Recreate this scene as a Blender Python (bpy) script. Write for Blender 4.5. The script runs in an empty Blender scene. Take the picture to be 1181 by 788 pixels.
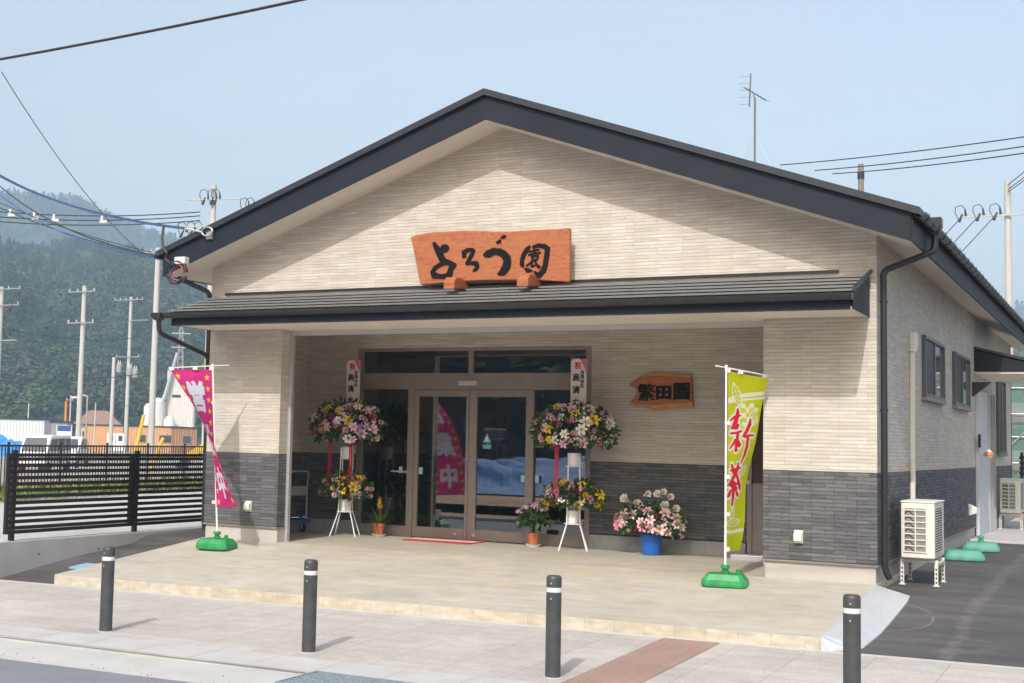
import bpy, math, random
import numpy as np
from mathutils import Vector, Matrix
R = math.radians
SC = bpy.context.scene
COL = SC.collection
random.seed(7)
RNG = np.random.default_rng(7)

# ------------------------------------------------------------------ camera, sky, sun, exposure
cam_d = bpy.data.cameras.new('camera')
cam = bpy.data.objects.new('camera', cam_d)
COL.objects.link(cam)
SC.camera = cam
CAM = Vector((11.670, -15.524, 1.451))
yaw, pit, rol = R(-29.143), R(4.513), R(1.407)
F = Vector((math.sin(yaw)*math.cos(pit), math.cos(yaw)*math.cos(pit), math.sin(pit)))
RT = Vector((math.cos(yaw), -math.sin(yaw), 0))
UP = RT.cross(F)
RT, UP = RT*math.cos(rol)+UP*math.sin(rol), UP*math.cos(rol)-RT*math.sin(rol)
m = Matrix((RT, UP, -F)).transposed().to_4x4()
m.translation = CAM
cam.matrix_world = m
cam_d.sensor_fit = 'HORIZONTAL'
cam_d.sensor_width = 36.0
cam_d.lens = 36.0*1554.883/1181.0
cam_d.shift_x = 135.551/1181.0
cam_d.shift_y = -10.25/1181.0
cam_d.clip_start = 0.1
cam_d.clip_end = 6000

SUN_EL, SUN_AZ = R(41.3), R(171.9)          # azimuth from +Y towards +X
world = bpy.data.worlds.new('World')
SC.world = world
world.use_nodes = True
wn = world.node_tree
sky = wn.nodes.new('ShaderNodeTexSky')
sky.sky_type = 'NISHITA'
sky.sun_disc = False
sky.sun_elevation = SUN_EL
sky.sun_rotation = SUN_AZ
sky.altitude = 0
sky.air_density = 1.8
sky.dust_density = 7.5
sky.ozone_density = 3.5
# thin uneven veil of high haze over the clear sky
tc = wn.nodes.new('ShaderNodeTexCoord'); mp_ = wn.nodes.new('ShaderNodeMapping'); mp_.inputs['Scale'].default_value = (1.2, 1.2, 4.0)
nz = wn.nodes.new('ShaderNodeTexNoise'); nz.inputs['Scale'].default_value = 2.2; nz.inputs['Detail'].default_value = 6; nz.inputs['Roughness'].default_value = .5
mr_ = wn.nodes.new('ShaderNodeMapRange'); mr_.inputs['From Min'].default_value = .3; mr_.inputs['From Max'].default_value = .7
mr_.inputs['To Min'].default_value = .20; mr_.inputs['To Max'].default_value = .42
mxs = wn.nodes.new('ShaderNodeMix'); mxs.data_type = 'RGBA'; mxs.inputs['B'].default_value = (3.5, 3.05, 3.25, 1)
wn.links.new(tc.outputs['Generated'], mp_.inputs[0]); wn.links.new(mp_.outputs[0], nz.inputs['Vector']); wn.links.new(nz.outputs['Fac'], mr_.inputs['Value'])
wn.links.new(mr_.outputs[0], mxs.inputs['Factor']); wn.links.new(sky.outputs[0], mxs.inputs['A'])
wn.links.new(mxs.outputs['Result'], wn.nodes['Background'].inputs[0])
wn.nodes['Background'].inputs[1].default_value = 0.15
sun_d = bpy.data.lights.new('sun', 'SUN')
sun_d.energy = 2.0
sun_d.angle = R(0.55)
sun_d.color = (1.0, 0.965, 0.915)
sun = bpy.data.objects.new('sun', sun_d)
COL.objects.link(sun)
sd = Vector((math.sin(SUN_AZ)*math.cos(SUN_EL), math.cos(SUN_AZ)*math.cos(SUN_EL), math.sin(SUN_EL)))
sun.rotation_euler = sd.to_track_quat('Z', 'Y').to_euler()
sun.location = (0, -20, 30)
vs = SC.view_settings
vs.view_transform = 'Standard'
vs.look = 'None'
vs.gamma = 1.0
vs.use_curve_mapping = False
vs.exposure = 0.78
SC.cycles.use_denoising = True
SC.cycles.max_bounces = 8
SC.cycles.transparent_max_bounces = 16
SC.cycles.volume_bounces = 1

# ------------------------------------------------------------------ helpers
class MB:
    """collects faces for one mesh object"""
    def __init__(s): s.v = []; s.f = []; s.m = []; s.cur = 0
    def add(s, vs, fs):
        o = len(s.v); s.v.extend([tuple(p) for p in vs])
        for f in fs: s.f.append(tuple(o+i for i in f)); s.m.append(s.cur)
        return s
    def box(s, x0, x1, y0, y1, z0, z1):
        vs = [(x, y, z) for z in (z0, z1) for y in (y0, y1) for x in (x0, x1)]
        return s.add(vs, [(0,2,3,1),(4,5,7,6),(0,1,5,4),(2,6,7,3),(0,4,6,2),(1,3,7,5)])
    def obox(s, c, ax, ay, az):
        c, ax, ay, az = map(Vector, (c, ax, ay, az))
        vs = [c+ax*i+ay*j+az*k for k in (-1,1) for j in (-1,1) for i in (-1,1)]
        return s.add(vs, [(0,2,3,1),(4,5,7,6),(0,1,5,4),(2,6,7,3),(0,4,6,2),(1,3,7,5)])
    def prism(s, poly, d0, d1, fn):
        """poly of (a,b), extruded d0..d1, fn(a,b,d)->xyz"""
        n = len(poly)
        vs = [fn(a, b, d0) for a, b in poly]+[fn(a, b, d1) for a, b in poly]
        fs = [tuple(range(n))[::-1], tuple(range(n, 2*n))]
        fs += [(i, (i+1) % n, n+(i+1) % n, n+i) for i in range(n)]
        return s.add(vs, fs)
    def tube(s, pts, r, n=8, cap=True):
        pts = [Vector(p) for p in pts]; k = len(pts)
        rs = r if isinstance(r, (list, tuple)) else [r]*k
        vs = []; up = None
        for i, p in enumerate(pts):
            t = (pts[min(i+1, k-1)]-pts[max(i-1, 0)]).normalized()
            if up is None:
                up = Vector((0,0,1)) if abs(t.z) < .9 else Vector((1,0,0))
            a = t.cross(up)
            if a.length < 1e-4: a = t.cross(Vector((0,1,0.3)))
            a.normalize(); b = a.cross(t).normalized(); up = b
            for j in range(n):
                w = 2*math.pi*j/n
                vs.append(p+(a*math.cos(w)+b*math.sin(w))*rs[i])
        fs = [(i*n+j, i*n+(j+1) % n, (i+1)*n+(j+1) % n, (i+1)*n+j) for i in range(k-1) for j in range(n)]
        if cap: fs += [tuple(range(n))[::-1], tuple((k-1)*n+j for j in range(n))]
        return s.add(vs, fs)
    def lathe(s, prof, n=24, c=(0,0,0), axis='z'):
        vs = []
        for r, z in prof:
            for j in range(n):
                w = 2*math.pi*j/n
                if axis == 'z': vs.append((c[0]+r*math.cos(w), c[1]+r*math.sin(w), c[2]+z))
                elif axis == 'y': vs.append((c[0]+r*math.cos(w), c[1]+z, c[2]+r*math.sin(w)))
                else: vs.append((c[0]+z, c[1]+r*math.cos(w), c[2]+r*math.sin(w)))
        k = len(prof)
        fs = [(i*n+j, i*n+(j+1) % n, (i+1)*n+(j+1) % n, (i+1)*n+j) for i in range(k-1) for j in range(n)]
        if prof[0][0] > 1e-6: fs.append(tuple(range(n))[::-1])
        if prof[-1][0] > 1e-6: fs.append(tuple((k-1)*n+j for j in range(n)))
        return s.add(vs, fs)
    def quad(s, a, b, c, d): return s.add([a, b, c, d], [(0,1,2,3)])
    def mesh(s, name, mats, smooth=False):
        me = bpy.data.meshes.new(name)
        me.from_pydata(s.v, [], s.f)
        for mt in (mats if isinstance(mats, (list, tuple)) else [mats]): me.materials.append(mt)
        if any(s.m): me.polygons.foreach_set('material_index', s.m)
        if smooth:
            me.polygons.foreach_set('use_smooth', [True]*len(me.polygons))
            me.set_sharp_from_angle(angle=R(40))
        me.update()
        return me
    def obj(s, name, mats, parent=None, bevel=0, smooth=False, loc=None):
        o = bpy.data.objects.new(name, s.mesh(name, mats, smooth))
        COL.objects.link(o)
        if parent: o.parent = parent
        if loc: o.location = loc
        if bevel:
            b = o.modifiers.new('bevel', 'BEVEL'); b.width = bevel; b.segments = 2; b.limit_method = 'ANGLE'; b.angle_limit = R(40)
        return o

def tag(o, label, cat=None, group=None):
    o['label'] = label
    if cat: o['category'] = cat
    if group: o['group'] = group
    return o
def thing(name, label, cat, loc=(0,0,0), rz=0, group=None):
    o = bpy.data.objects.new(name, None); COL.objects.link(o)
    o.empty_display_size = .2
    o.location = loc; o.rotation_euler = (0,0,rz)
    return tag(o, label, cat, group)
def struct(o, kind='structure'):
    o['kind'] = kind; return o
def copy_tree(o, parent=None):
    c = o.copy(); COL.objects.link(c); c.parent = parent
    for ch in list(o.children): copy_tree(ch, c)
    return c
def dup(o, loc, label, rz=None):
    c = copy_tree(o); c.location = loc; c['label'] = label
    if rz is not None: c.rotation_euler = (0,0,rz)
    return c

# ------------------------------------------------------------------ materials
def newmat(name):
    mt = bpy.data.materials.new(name); mt.use_nodes = True
    nt = mt.node_tree
    return mt, nt, nt.nodes['Principled BSDF'], nt.nodes.new, nt.links.new
def M(name, col, rough=.6, var=.12, scale=12., bump=0., bscale=None, metal=0., spec=.5, stretch=(1,1,1), fine=0., fscale=180.):
    mt, nt, p, N, L = newmat(name)
    p.inputs['Roughness'].default_value = rough
    p.inputs['Metallic'].default_value = metal
    p.inputs['Specular IOR Level'].default_value = spec
    g = N('ShaderNodeTexCoord'); mp = N('ShaderNodeMapping'); mp.inputs['Scale'].default_value = stretch
    L(g.outputs['Object'], mp.inputs['Vector'])
    n = N('ShaderNodeTexNoise'); n.inputs['Scale'].default_value = scale; n.inputs['Detail'].default_value = 5
    L(mp.outputs[0], n.inputs['Vector'])
    r = N('ShaderNodeValToRGB')
    r.color_ramp.elements[0].position = .3; r.color_ramp.elements[1].position = .7
    r.color_ramp.elements[0].color = [c*(1-var) for c in col]+[1]
    r.color_ramp.elements[1].color = [min(1, c*(1+var)) for c in col]+[1]
    L(n.outputs['Fac'], r.inputs['Fac'])
    out = r.outputs['Color']
    if fine:
        n2 = N('ShaderNodeTexNoise'); n2.inputs['Scale'].default_value = fscale; n2.inputs['Detail'].default_value = 2
        L(mp.outputs[0], n2.inputs['Vector'])
        mr = N('ShaderNodeMapRange'); mr.inputs['From Min'].default_value = .3; mr.inputs['From Max'].default_value = .7
        mr.inputs['To Min'].default_value = 1-fine; mr.inputs['To Max'].default_value = 1+fine
        L(n2.outputs['Fac'], mr.inputs['Value'])
        mx = N('ShaderNodeVectorMath'); mx.operation = 'SCALE'
        L(out, mx.inputs[0]); L(mr.outputs[0], mx.inputs['Scale']); out = mx.outputs[0]
    L(out, p.inputs['Base Color'])
    if bump:
        n3 = N('ShaderNodeTexNoise'); n3.inputs['Scale'].default_value = bscale or scale*4; n3.inputs['Detail'].default_value = 4
        L(mp.outputs[0], n3.inputs['Vector'])
        b = N('ShaderNodeBump'); b.inputs['Strength'].default_value = bump; b.inputs['Distance'].default_value = .01
        L(n3.outputs['Fac'], b.inputs['Height']); L(b.outputs[0], p.inputs['Normal'])
    return mt
def bricks(name, c1, c2, mortar, bw, bh, mort, axis, rough=.8, streak=(3, 3, 40), svar=.25, bump=.5, off=.5, offf=2, joint=0., tint=None, fine=0., big=0.):
    """axis 'wall' -> (x+y, z) pattern, 'floor' -> (x, y) pattern, world-sized bricks"""
    mt, nt, p, N, L = newmat(name)
    p.inputs['Roughness'].default_value = rough
    p.inputs['Specular IOR Level'].default_value = .35
    g = N('ShaderNodeTexCoord'); sx = N('ShaderNodeSeparateXYZ'); L(g.outputs['Object'], sx.inputs[0])
    cb = N('ShaderNodeCombineXYZ')
    if axis == 'wall':
        ad = N('ShaderNodeMath'); L(sx.outputs[0], ad.inputs[0]); L(sx.outputs[1], ad.inputs[1])
        L(ad.outputs[0], cb.inputs[0]); L(sx.outputs[2], cb.inputs[1])
    else:
        L(sx.outputs[0], cb.inputs[0]); L(sx.outputs[1], cb.inputs[1])
    bt = N('ShaderNodeTexBrick'); L(cb.outputs[0], bt.inputs['Vector'])
    bt.offset = off; bt.offset_frequency = offf
    bt.inputs['Scale'].default_value = 1
    bt.inputs['Brick Width'].default_value = bw; bt.inputs['Row Height'].default_value = bh
    bt.inputs['Mortar Size'].default_value = mort; bt.inputs['Mortar Smooth'].default_value = .3
    bt.inputs['Color1'].default_value = (*c1, 1); bt.inputs['Color2'].default_value = (*c2, 1)
    bt.inputs['Mortar'].default_value = (*mortar, 1)
    mp = N('ShaderNodeMapping'); mp.inputs['Scale'].default_value = streak; L(g.outputs['Object'], mp.inputs['Vector'])
    n = N('ShaderNodeTexNoise'); n.inputs['Scale'].default_value = 1; n.inputs['Detail'].default_value = 5; L(mp.outputs[0], n.inputs['Vector'])
    mr = N('ShaderNodeMapRange'); mr.inputs['From Min'].default_value = .3; mr.inputs['From Max'].default_value = .7
    mr.inputs['To Min'].default_value = 1-svar; mr.inputs['To Max'].default_value = 1+svar
    L(n.outputs['Fac'], mr.inputs['Value'])
    sc_ = N('ShaderNodeVectorMath'); sc_.operation = 'SCALE'; L(bt.outputs['Color'], sc_.inputs[0]); L(mr.outputs[0], sc_.inputs['Scale'])
    out = sc_.outputs[0]
    if tint:      # second stretched noise pulls some courses towards another colour
        mp2 = N('ShaderNodeMapping'); mp2.inputs['Scale'].default_value = (streak[0]*.6, streak[1]*.6, streak[2]*.8); mp2.inputs['Location'].default_value = (9, 4, 2)
        L(g.outputs['Object'], mp2.inputs['Vector'])
        n2 = N('ShaderNodeTexNoise'); n2.inputs['Scale'].default_value = 1; n2.inputs['Detail'].default_value = 3; L(mp2.outputs[0], n2.inputs['Vector'])
        m2 = N('ShaderNodeMapRange'); m2.inputs['From Min'].default_value = .5; m2.inputs['From Max'].default_value = .72; m2.inputs['To Max'].default_value = .8
        L(n2.outputs['Fac'], m2.inputs['Value'])
        mx = N('ShaderNodeMix'); mx.data_type = 'RGBA'; L(m2.outputs[0], mx.inputs['Factor']); L(out, mx.inputs['A']); mx.inputs['B'].default_value = (*tint, 1)
        out = mx.outputs['Result']
    if joint:
        fr = N('ShaderNodeMath'); fr.operation = 'WRAP'; L(sx.outputs[2], fr.inputs[0]); fr.inputs[1].default_value = joint; fr.inputs[2].default_value = 0
        lt = N('ShaderNodeMath'); lt.operation = 'LESS_THAN'; L(fr.outputs[0], lt.inputs[0]); lt.inputs[1].default_value = .008
        mx = N('ShaderNodeMix'); mx.data_type = 'RGBA'; L(lt.outputs[0], mx.inputs['Factor']); L(out, mx.inputs['A'])
        mx.inputs['B'].default_value = (*[c*.75 for c in mortar], 1); out = mx.outputs['Result']
    if fine or big:
        for amp, s_ in ((fine, 220.), (big, .9), (big*.7, 5.)):
            if not amp: continue
            nn = N('ShaderNodeTexNoise'); nn.inputs['Scale'].default_value = s_; nn.inputs['Detail'].default_value = 3; L(g.outputs['Object'], nn.inputs['Vector'])
            m3 = N('ShaderNodeMapRange'); m3.inputs['From Min'].default_value = .3; m3.inputs['From Max'].default_value = .7; m3.inputs['To Min'].default_value = 1-amp; m3.inputs['To Max'].default_value = 1+amp
            L(nn.outputs['Fac'], m3.inputs['Value'])
            s3 = N('ShaderNodeVectorMath'); s3.operation = 'SCALE'; L(out, s3.inputs[0]); L(m3.outputs[0], s3.inputs['Scale']); out = s3.outputs[0]
    L(out, p.inputs['Base Color'])
    if bump:
        hm = N('ShaderNodeMath'); hm.operation = 'SUBTRACT'; L(n.outputs['Fac'], hm.inputs[0]); L(bt.outputs['Fac'], hm.inputs[1])
        b = N('ShaderNodeBump'); b.inputs['Strength'].default_value = bump; b.inputs['Distance'].default_value = .008
        L(hm.outputs[0], b.inputs['Height']); L(b.outputs[0], p.inputs['Normal'])
    return mt
def glass(name, tint=(.86, .9, .89), ior=2.1, rough=.0):
    mt, nt, p, N, L = newmat(name); nt.nodes.remove(p)
    t = N('ShaderNodeBsdfTransparent'); t.inputs[0].default_value = (*tint, 1)
    gl = N('ShaderNodeBsdfGlossy'); gl.inputs['Roughness'].default_value = rough
    f = N('ShaderNodeFresnel'); f.inputs['IOR'].default_value = ior
    mx = N('ShaderNodeMixShader'); L(f.outputs[0], mx.inputs[0]); L(t.outputs[0], mx.inputs[1]); L(gl.outputs[0], mx.inputs[2])
    L(mx.outputs[0], nt.nodes['Material Output'].inputs['Surface'])
    return mt
def cloth(name, col, trans=.35):
    mt, nt, p, N, L = newmat(name); nt.nodes.remove(p)
    d = N('ShaderNodeBsdfDiffuse'); d.inputs[0].default_value = (*col, 1)
    t = N('ShaderNodeBsdfTranslucent'); t.inputs[0].default_value = (*col, 1)
    w = N('ShaderNodeTexWave'); w.inputs['Scale'].default_value = 3; w.inputs['Distortion'].default_value = 6
    b = N('ShaderNodeBump'); b.inputs['Strength'].default_value = .15; b.inputs['Distance'].default_value = .02
    g = N('ShaderNodeTexCoord'); L(g.outputs['Object'], w.inputs['Vector']); L(w.outputs['Fac'], b.inputs['Height']); L(b.outputs[0], d.inputs['Normal'])
    mx = N('ShaderNodeMixShader'); mx.inputs[0].default_value = trans
    L(d.outputs[0], mx.inputs[1]); L(t.outputs[0], mx.inputs[2]); L(mx.outputs[0], nt.nodes['Material Output'].inputs['Surface'])
    return mt

BEIGE = bricks('beige_ledge_siding', (.475,.44,.385), (.56,.535,.49), (.42,.385,.335), .30, .041, .0022, 'wall', streak=(3.2,3.2,26), svar=.10, bump=.8, off=.37, offf=3, tint=(.475,.415,.345), big=.05)
DARK = bricks('charcoal_ledge_siding', (.078,.08,.088), (.142,.143,.152), (.048,.048,.052), .24, .043, .0026, 'wall', streak=(8,8,60), svar=.2, bump=.9, off=.41, offf=3)
FOUND = M('foundation_mortar', (.44,.415,.38), .85, .06, 3, .15, 60)
TERR = bricks('cream_stone_tile', (.415,.39,.335), (.465,.44,.385), (.375,.345,.295), .6, .3, .002, 'floor', rough=.6, streak=(2.6,9,9), svar=.09, bump=.12, tint=(.47,.40,.265), big=.08, fine=.05)
RISER = bricks('stone_riser', (.42,.38,.30), (.49,.455,.385), (.33,.29,.225), .30, .5, .003, 'wall', rough=.75, streak=(7,7,14), svar=.18, bump=.5, off=0, tint=(.44,.375,.25))
PAVE = bricks('speckled_paver', (.405,.38,.35), (.45,.425,.395), (.30,.28,.26), .6, .3, .005, 'floor', rough=.85, streak=(40,40,40), svar=.1, bump=.25, off=.0, fine=.22, big=.09)
REDPAVE = bricks('terracotta_paver', (.30,.205,.165), (.335,.23,.185), (.23,.155,.125), .3, .3, .003, 'floor', rough=.85, streak=(40,40,40), svar=.1, bump=.25, off=0, fine=.1, big=.05)
KERB = M('kerb_concrete', (.45,.45,.435), .85, .07, 2.5, .25, 90, fine=.08, fscale=150)
CONC = M('wall_concrete', (.44,.445,.45), .88, .12, 1.4, .2, 50, stretch=(1,1,.5), fine=.06, fscale=70)
SLAB = M('pale_concrete', (.48,.475,.46), .85, .06, 2, .1, 80)
ROADM = M('worn_road_asphalt', (.195,.205,.225), .82, .08, 2.5, .5, 160, fine=.25, fscale=140)
def asphalt():
    mt, nt, p, N, L = newmat('fresh_asphalt')
    g = N('ShaderNodeTexCoord')
    def noise(sc, det, st=(1,1,1), loc=(0,0,0)):
        mp = N('ShaderNodeMapping'); mp.inputs['Scale'].default_value = st; mp.inputs['Location'].default_value = loc; L(g.outputs['Object'], mp.inputs['Vector'])
        n = N('ShaderNodeTexNoise'); n.inputs['Scale'].default_value = sc; n.inputs['Detail'].default_value = det; L(mp.outputs[0], n.inputs['Vector']); return n.outputs['Fac']
    def ramp(f, a, b, p0=.3, p1=.7):
        r = N('ShaderNodeMapRange'); r.inputs['From Min'].default_value = p0; r.inputs['From Max'].default_value = p1; r.inputs['To Min'].default_value = a; r.inputs['To Max'].default_value = b
        L(f, r.inputs['Value']); return r.outputs[0]
    def mul(a, b):
        k = N('ShaderNodeMath'); k.operation = 'MULTIPLY'; L(a, k.inputs[0]); L(b, k.inputs[1]); return k.outputs[0]
    v = mul(ramp(noise(120, 3), .6, 1.4), mul(ramp(noise(1.2, 5, (.5,3,1)), .75, 1.35), ramp(noise(.7, 3), .8, 1.25)))
    # pale scuffs
    sc = ramp(noise(2.2, 8, (1,1,1), (3,1,0)), 0, 1, .60, .72)
    cm = N('ShaderNodeMix'); cm.data_type = 'FLOAT'; L(mul(sc, ramp(noise(18, 4), 0, .35)), cm.inputs['Factor']); L(v, cm.inputs['A']); cm.inputs['B'].default_value = 3.2
    sx = N('ShaderNodeSeparateXYZ'); L(g.outputs['Object'], sx.inputs[0])
    def mth(op, a, b):
        k = N('ShaderNodeMath'); k.operation = op
        for i, q in enumerate((a, b)):
            if isinstance(q, (int, float)): k.inputs[i].default_value = q
            elif q is not None: L(q, k.inputs[i])
        return k.outputs[0]
    wv = mth('MULTIPLY', mth('SUBTRACT', noise(1.5, 4), .5), .22)
    band = mth('ABSOLUTE', mth('ADD', mth('SUBTRACT', sx.outputs[0], 10.12), wv), 0)             # old paving seam
    rad = mth('POWER', mth('ADD', mth('POWER', mth('SUBTRACT', sx.outputs[0], 9.0), 2), mth('POWER', mth('ADD', sx.outputs[1], 1.15), 2)), .5)
    ring = mth('ABSOLUTE', mth('SUBTRACT', mth('ADD', rad, mth('MULTIPLY', wv, .5)), .82), 0)     # tyre scuff arc
    marks = mth('ADD', mul(ramp(band, .30, 0, .03, .09), ramp(noise(7, 4), .1, 1)), mul(ramp(ring, .6, 0, .006, .022), ramp(noise(9, 4, (1,1,1), (5,2,0)), 0, 1)))
    cm2 = N('ShaderNodeMix'); cm2.data_type = 'FLOAT'; L(marks, cm2.inputs['Factor']); L(cm.outputs['Result'], cm2.inputs['A']); cm2.inputs['B'].default_value = 3.4
    cm = cm2
    sv = N('ShaderNodeVectorMath'); sv.operation = 'SCALE'; sv.inputs[0].default_value = (.074,.070,.070); L(cm.outputs['Result'], sv.inputs['Scale'])
    L(sv.outputs[0], p.inputs['Base Color']); p.inputs['Roughness'].default_value = .8
    b = N('ShaderNodeBump'); b.inputs['Strength'].default_value = .5; b.inputs['Distance'].default_value = .01
    L(noise(150, 3), b.inputs['Height']); L(b.outputs[0], p.inputs['Normal'])
    return mt
ASPH = asphalt()
GRAVEL = M('gravel_lot', (.46,.45,.42), .95, .12, .8, .8, 40, fine=.3, fscale=30)
GROUND = M('dry_ground', (.33,.30,.25), .95, .15, .15, .3, 8, fine=.15, fscale=3)
DIRT = M('bare_earth', (.46,.31,.20), .95, .2, .5, .6, 12, fine=.2, fscale=15)
ROOFM = M('navy_black_roof_metal', (.020,.025,.034), .45, .12, 5, .05, 30, spec=.5)
FASC = M('navy_bargeboard', (.014,.019,.029), .55, .12, 2, .06, 20, spec=.22)
CANOP = M('grey_canopy_roofing', (.165,.165,.165), .45, .10, 3, .04, 20)
GUT = M('black_gutter_plastic', (.020,.022,.025), .35, .1, 8)
SOFF = M('cream_soffit_board', (.76,.69,.59), .75, .04, 2)
ALU = M('taupe_aluminium', (.26,.225,.205), .42, .06, 6, metal=.25)
ALUS = M('silver_aluminium', (.55,.56,.57), .35, .05, 6, metal=.5)
ALUD = M('black_aluminium', (.022,.023,.025), .4, .08, 6)
DOORG = M('pale_grey_door_skin', (.50,.53,.57), .45, .04, 3)
GLASS = glass('door_glass', (.42,.43,.42), 3.0)
WGLASS = glass('window_glass', (.4,.44,.46), 2.4)
DKPANEL = M('dark_screen_panel', (.02,.022,.026), .5, .1, 8)
WHITEP = M('white_paint', (.78,.78,.77), .4, .03, 8)
IVORY = M('ivory_plastic', (.70,.67,.60), .45, .04, 8)
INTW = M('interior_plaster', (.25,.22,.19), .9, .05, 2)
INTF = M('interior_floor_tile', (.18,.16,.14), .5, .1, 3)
WOODO = M('interior_wood', (.33,.18,.08), .6, .25, 3, stretch=(1,1,12))
BOLL = M('bollard_charcoal', (.052,.055,.060), .45, .22, 14, .05, 60)
BAND = M('reflective_band', (.62,.64,.66), .25, .03, 20)
GREENB = M('green_polyethylene', (.020,.24,.07), .45, .25, 9, .03, 60)
GREENF = M('faded_green_polyethylene', (.10,.33,.25), .55, .22, 9, .05, 60)
BLACKP = M('black_plastic', (.018,.018,.019), .5, .1, 10)
GALV = M('galvanised_steel', (.40,.41,.42), .45, .12, 8, metal=.5)
POLEC = M('spun_concrete', (.46,.455,.44), .85, .08, 1.5, .1, 30, stretch=(1,1,.3))
CERAM = M('insulator_ceramic', (.60,.60,.59), .25, .04, 8)
CABLE = M('cable_black', (.025,.026,.03), .6, .1, 20)
CABBL = M('cable_blue', (.03,.10,.33), .5, .1, 20)
CABRD = M('cable_red', (.45,.03,.02), .5, .1, 20)
FENCEM = M('fence_black_coat', (.012,.012,.013), .4, .1, 10)

# ------------------------------------------------------------------ terrain, roads, paving
def zp(x, y):                                    # pavement level (falls gently along the street and to the kerb)
    return -.42+.009*min(max(x, -3), 14)+.02*(y+3)
def sheet(name, xs, ys, zf, mat, kind='structure'):
    mb = MB(); nx = len(xs)
    vs = [(x, y, zf(x, y)) for y in ys for x in xs]
    fs = [(j*nx+i, j*nx+i+1, (j+1)*nx+i+1, (j+1)*nx+i) for j in range(len(ys)-1) for i in range(nx-1)]
    mb.add(vs, fs)
    return struct(mb.obj(name, mat), kind)
def strip_solid(name, xs, prof, mat, bottom):
    """solid running along x; prof = list of (y, dz) on top of zp(x,-3-based plane)"""
    mb = MB(); k = len(prof); vs = []
    for x in xs:
        for y, dz in prof: vs.append((x, y, zp(x, y)+dz))
        for y, dz in prof: vs.append((x, y, bottom))
    fs = []
    for i in range(len(xs)-1):
        a, b = i*2*k, (i+1)*2*k
        for j in range(k-1):
            fs.append((a+j, b+j, b+j+1, a+j+1))
        fs.append((a, a+k, b+k, b)); fs.append((a+k-1, b+k-1, b+2*k-1, a+2*k-1))
    mb.add(vs, fs)
    return struct(mb.obj(name, mat))
XS = [-60, -3, 14, 60]
XP = [-60, -3, -2.5, 14, 60]
struct(MB().add([(-1600,-1600,-.72),(1600,-1600,-.72),(1600,1600,-.72),(-1600,1600,-.72)], [(0,1,2,3)]).obj('ground', GROUND))
strip_solid('pavement', XS, [(-5.68, 0), (-3.04, 0)], PAVE, -.8)
# pavement edging strip of pale mortar at its back edge, red band crossings
strip_solid('pavement_edging', XS, [(-3.04, .003), (-2.96, .003)], KERB, -.8)
strip_solid('kerb', XS, [(-6.22, -.012), (-6.205, .004), (-5.68, .004)], KERB, -.8)
strip_solid('gutter', XS, [(-6.86, -.035), (-6.22, -.028)], KERB, -.8)
strip_solid('road', XS, [(-12.4, -.02), (-6.86, -.04)], ROADM, -.85)
strip_solid('far_kerb', XS, [(-12.7, .06), (-12.4, .06)], KERB, -.85)
strip_solid('far_pavement', XS, [(-14.6, .07), (-12.7, .055)], DIRT, -.85)
for k, (a, b) in enumerate(((7.68, 8.22), (-1.75, -1.2))):
    mb = MB()
    for y0, y1 in ((-5.68, -3.04),):
        mb.add([(a, y0, zp(a, y0)+.004), (b, y0, zp(b, y0)+.004), (b, y1, zp(b, y1)+.004), (a, y1, zp(a, y1)+.004)], [(0,1,2,3)])
    struct(mb.obj('red_paving', REDPAVE))
mb = MB()                                                    # kerb and gutter joints
for i in range(-14, 30):
    x = i*.62+.2
    mb.add([(x, -6.185, zp(x, -6.18)+.0055), (x+.007, -6.185, zp(x, -6.18)+.0055), (x+.007, -5.69, zp(x, -5.7)+.0055), (x, -5.69, zp(x, -5.7)+.0055)], [(0,1,2,3)])
struct(mb.obj('kerb_joint', M('joint_grime', (.27,.26,.24), .9)))
mb = MB(); mb.add([(x, y, zp(x, y)-.0245) for x, y in ((-20,-6.245),(16,-6.245),(16,-6.222),(-20,-6.222))], [(0,1,2,3)])
struct(mb.obj('gutter_grime', M('gutter_grime', (.30,.26,.21), .95, .3, 6)))

def zt(x, y):
    f0, f1 = -.298, -.225                         # front edge heights, left and right
    f = f0+(f1-f0)*min(max(x/9.1, 0), 1)
    if y >= 0: return 0.0
    return f*(-y/2.97)
ys = [-2.965+.2965*i for i in range(11)]+[2.6]
mb = MB(); xs = [0, 2.3, 4.55, 6.8, 9.1]
vs = [(x, y, zt(x, y)) for y in ys for x in xs]
n = len(xs)
mb.add(vs, [(j*n+i, j*n+i+1, (j+1)*n+i+1, (j+1)*n+i) for j in range(len(ys)-1) for i in range(n-1)])
mb.cur = 1
mb.add([(x, -2.965, zt(x, -2.965)) for x in xs]+[(x, -2.965, -.75) for x in xs], [(i, n+i, n+i+1, i+1) for i in range(n-1)])
for x in (0, 9.1):
    mb.add([(x, y, zt(x, y)) for y in ys]+[(x, y, -.75) for y in ys], [(i, i+1, len(ys)+i+1, len(ys)+i) for i in range(len(ys)-1)])
struct(mb.obj('entrance_terrace', [TERR, RISER]))

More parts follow.
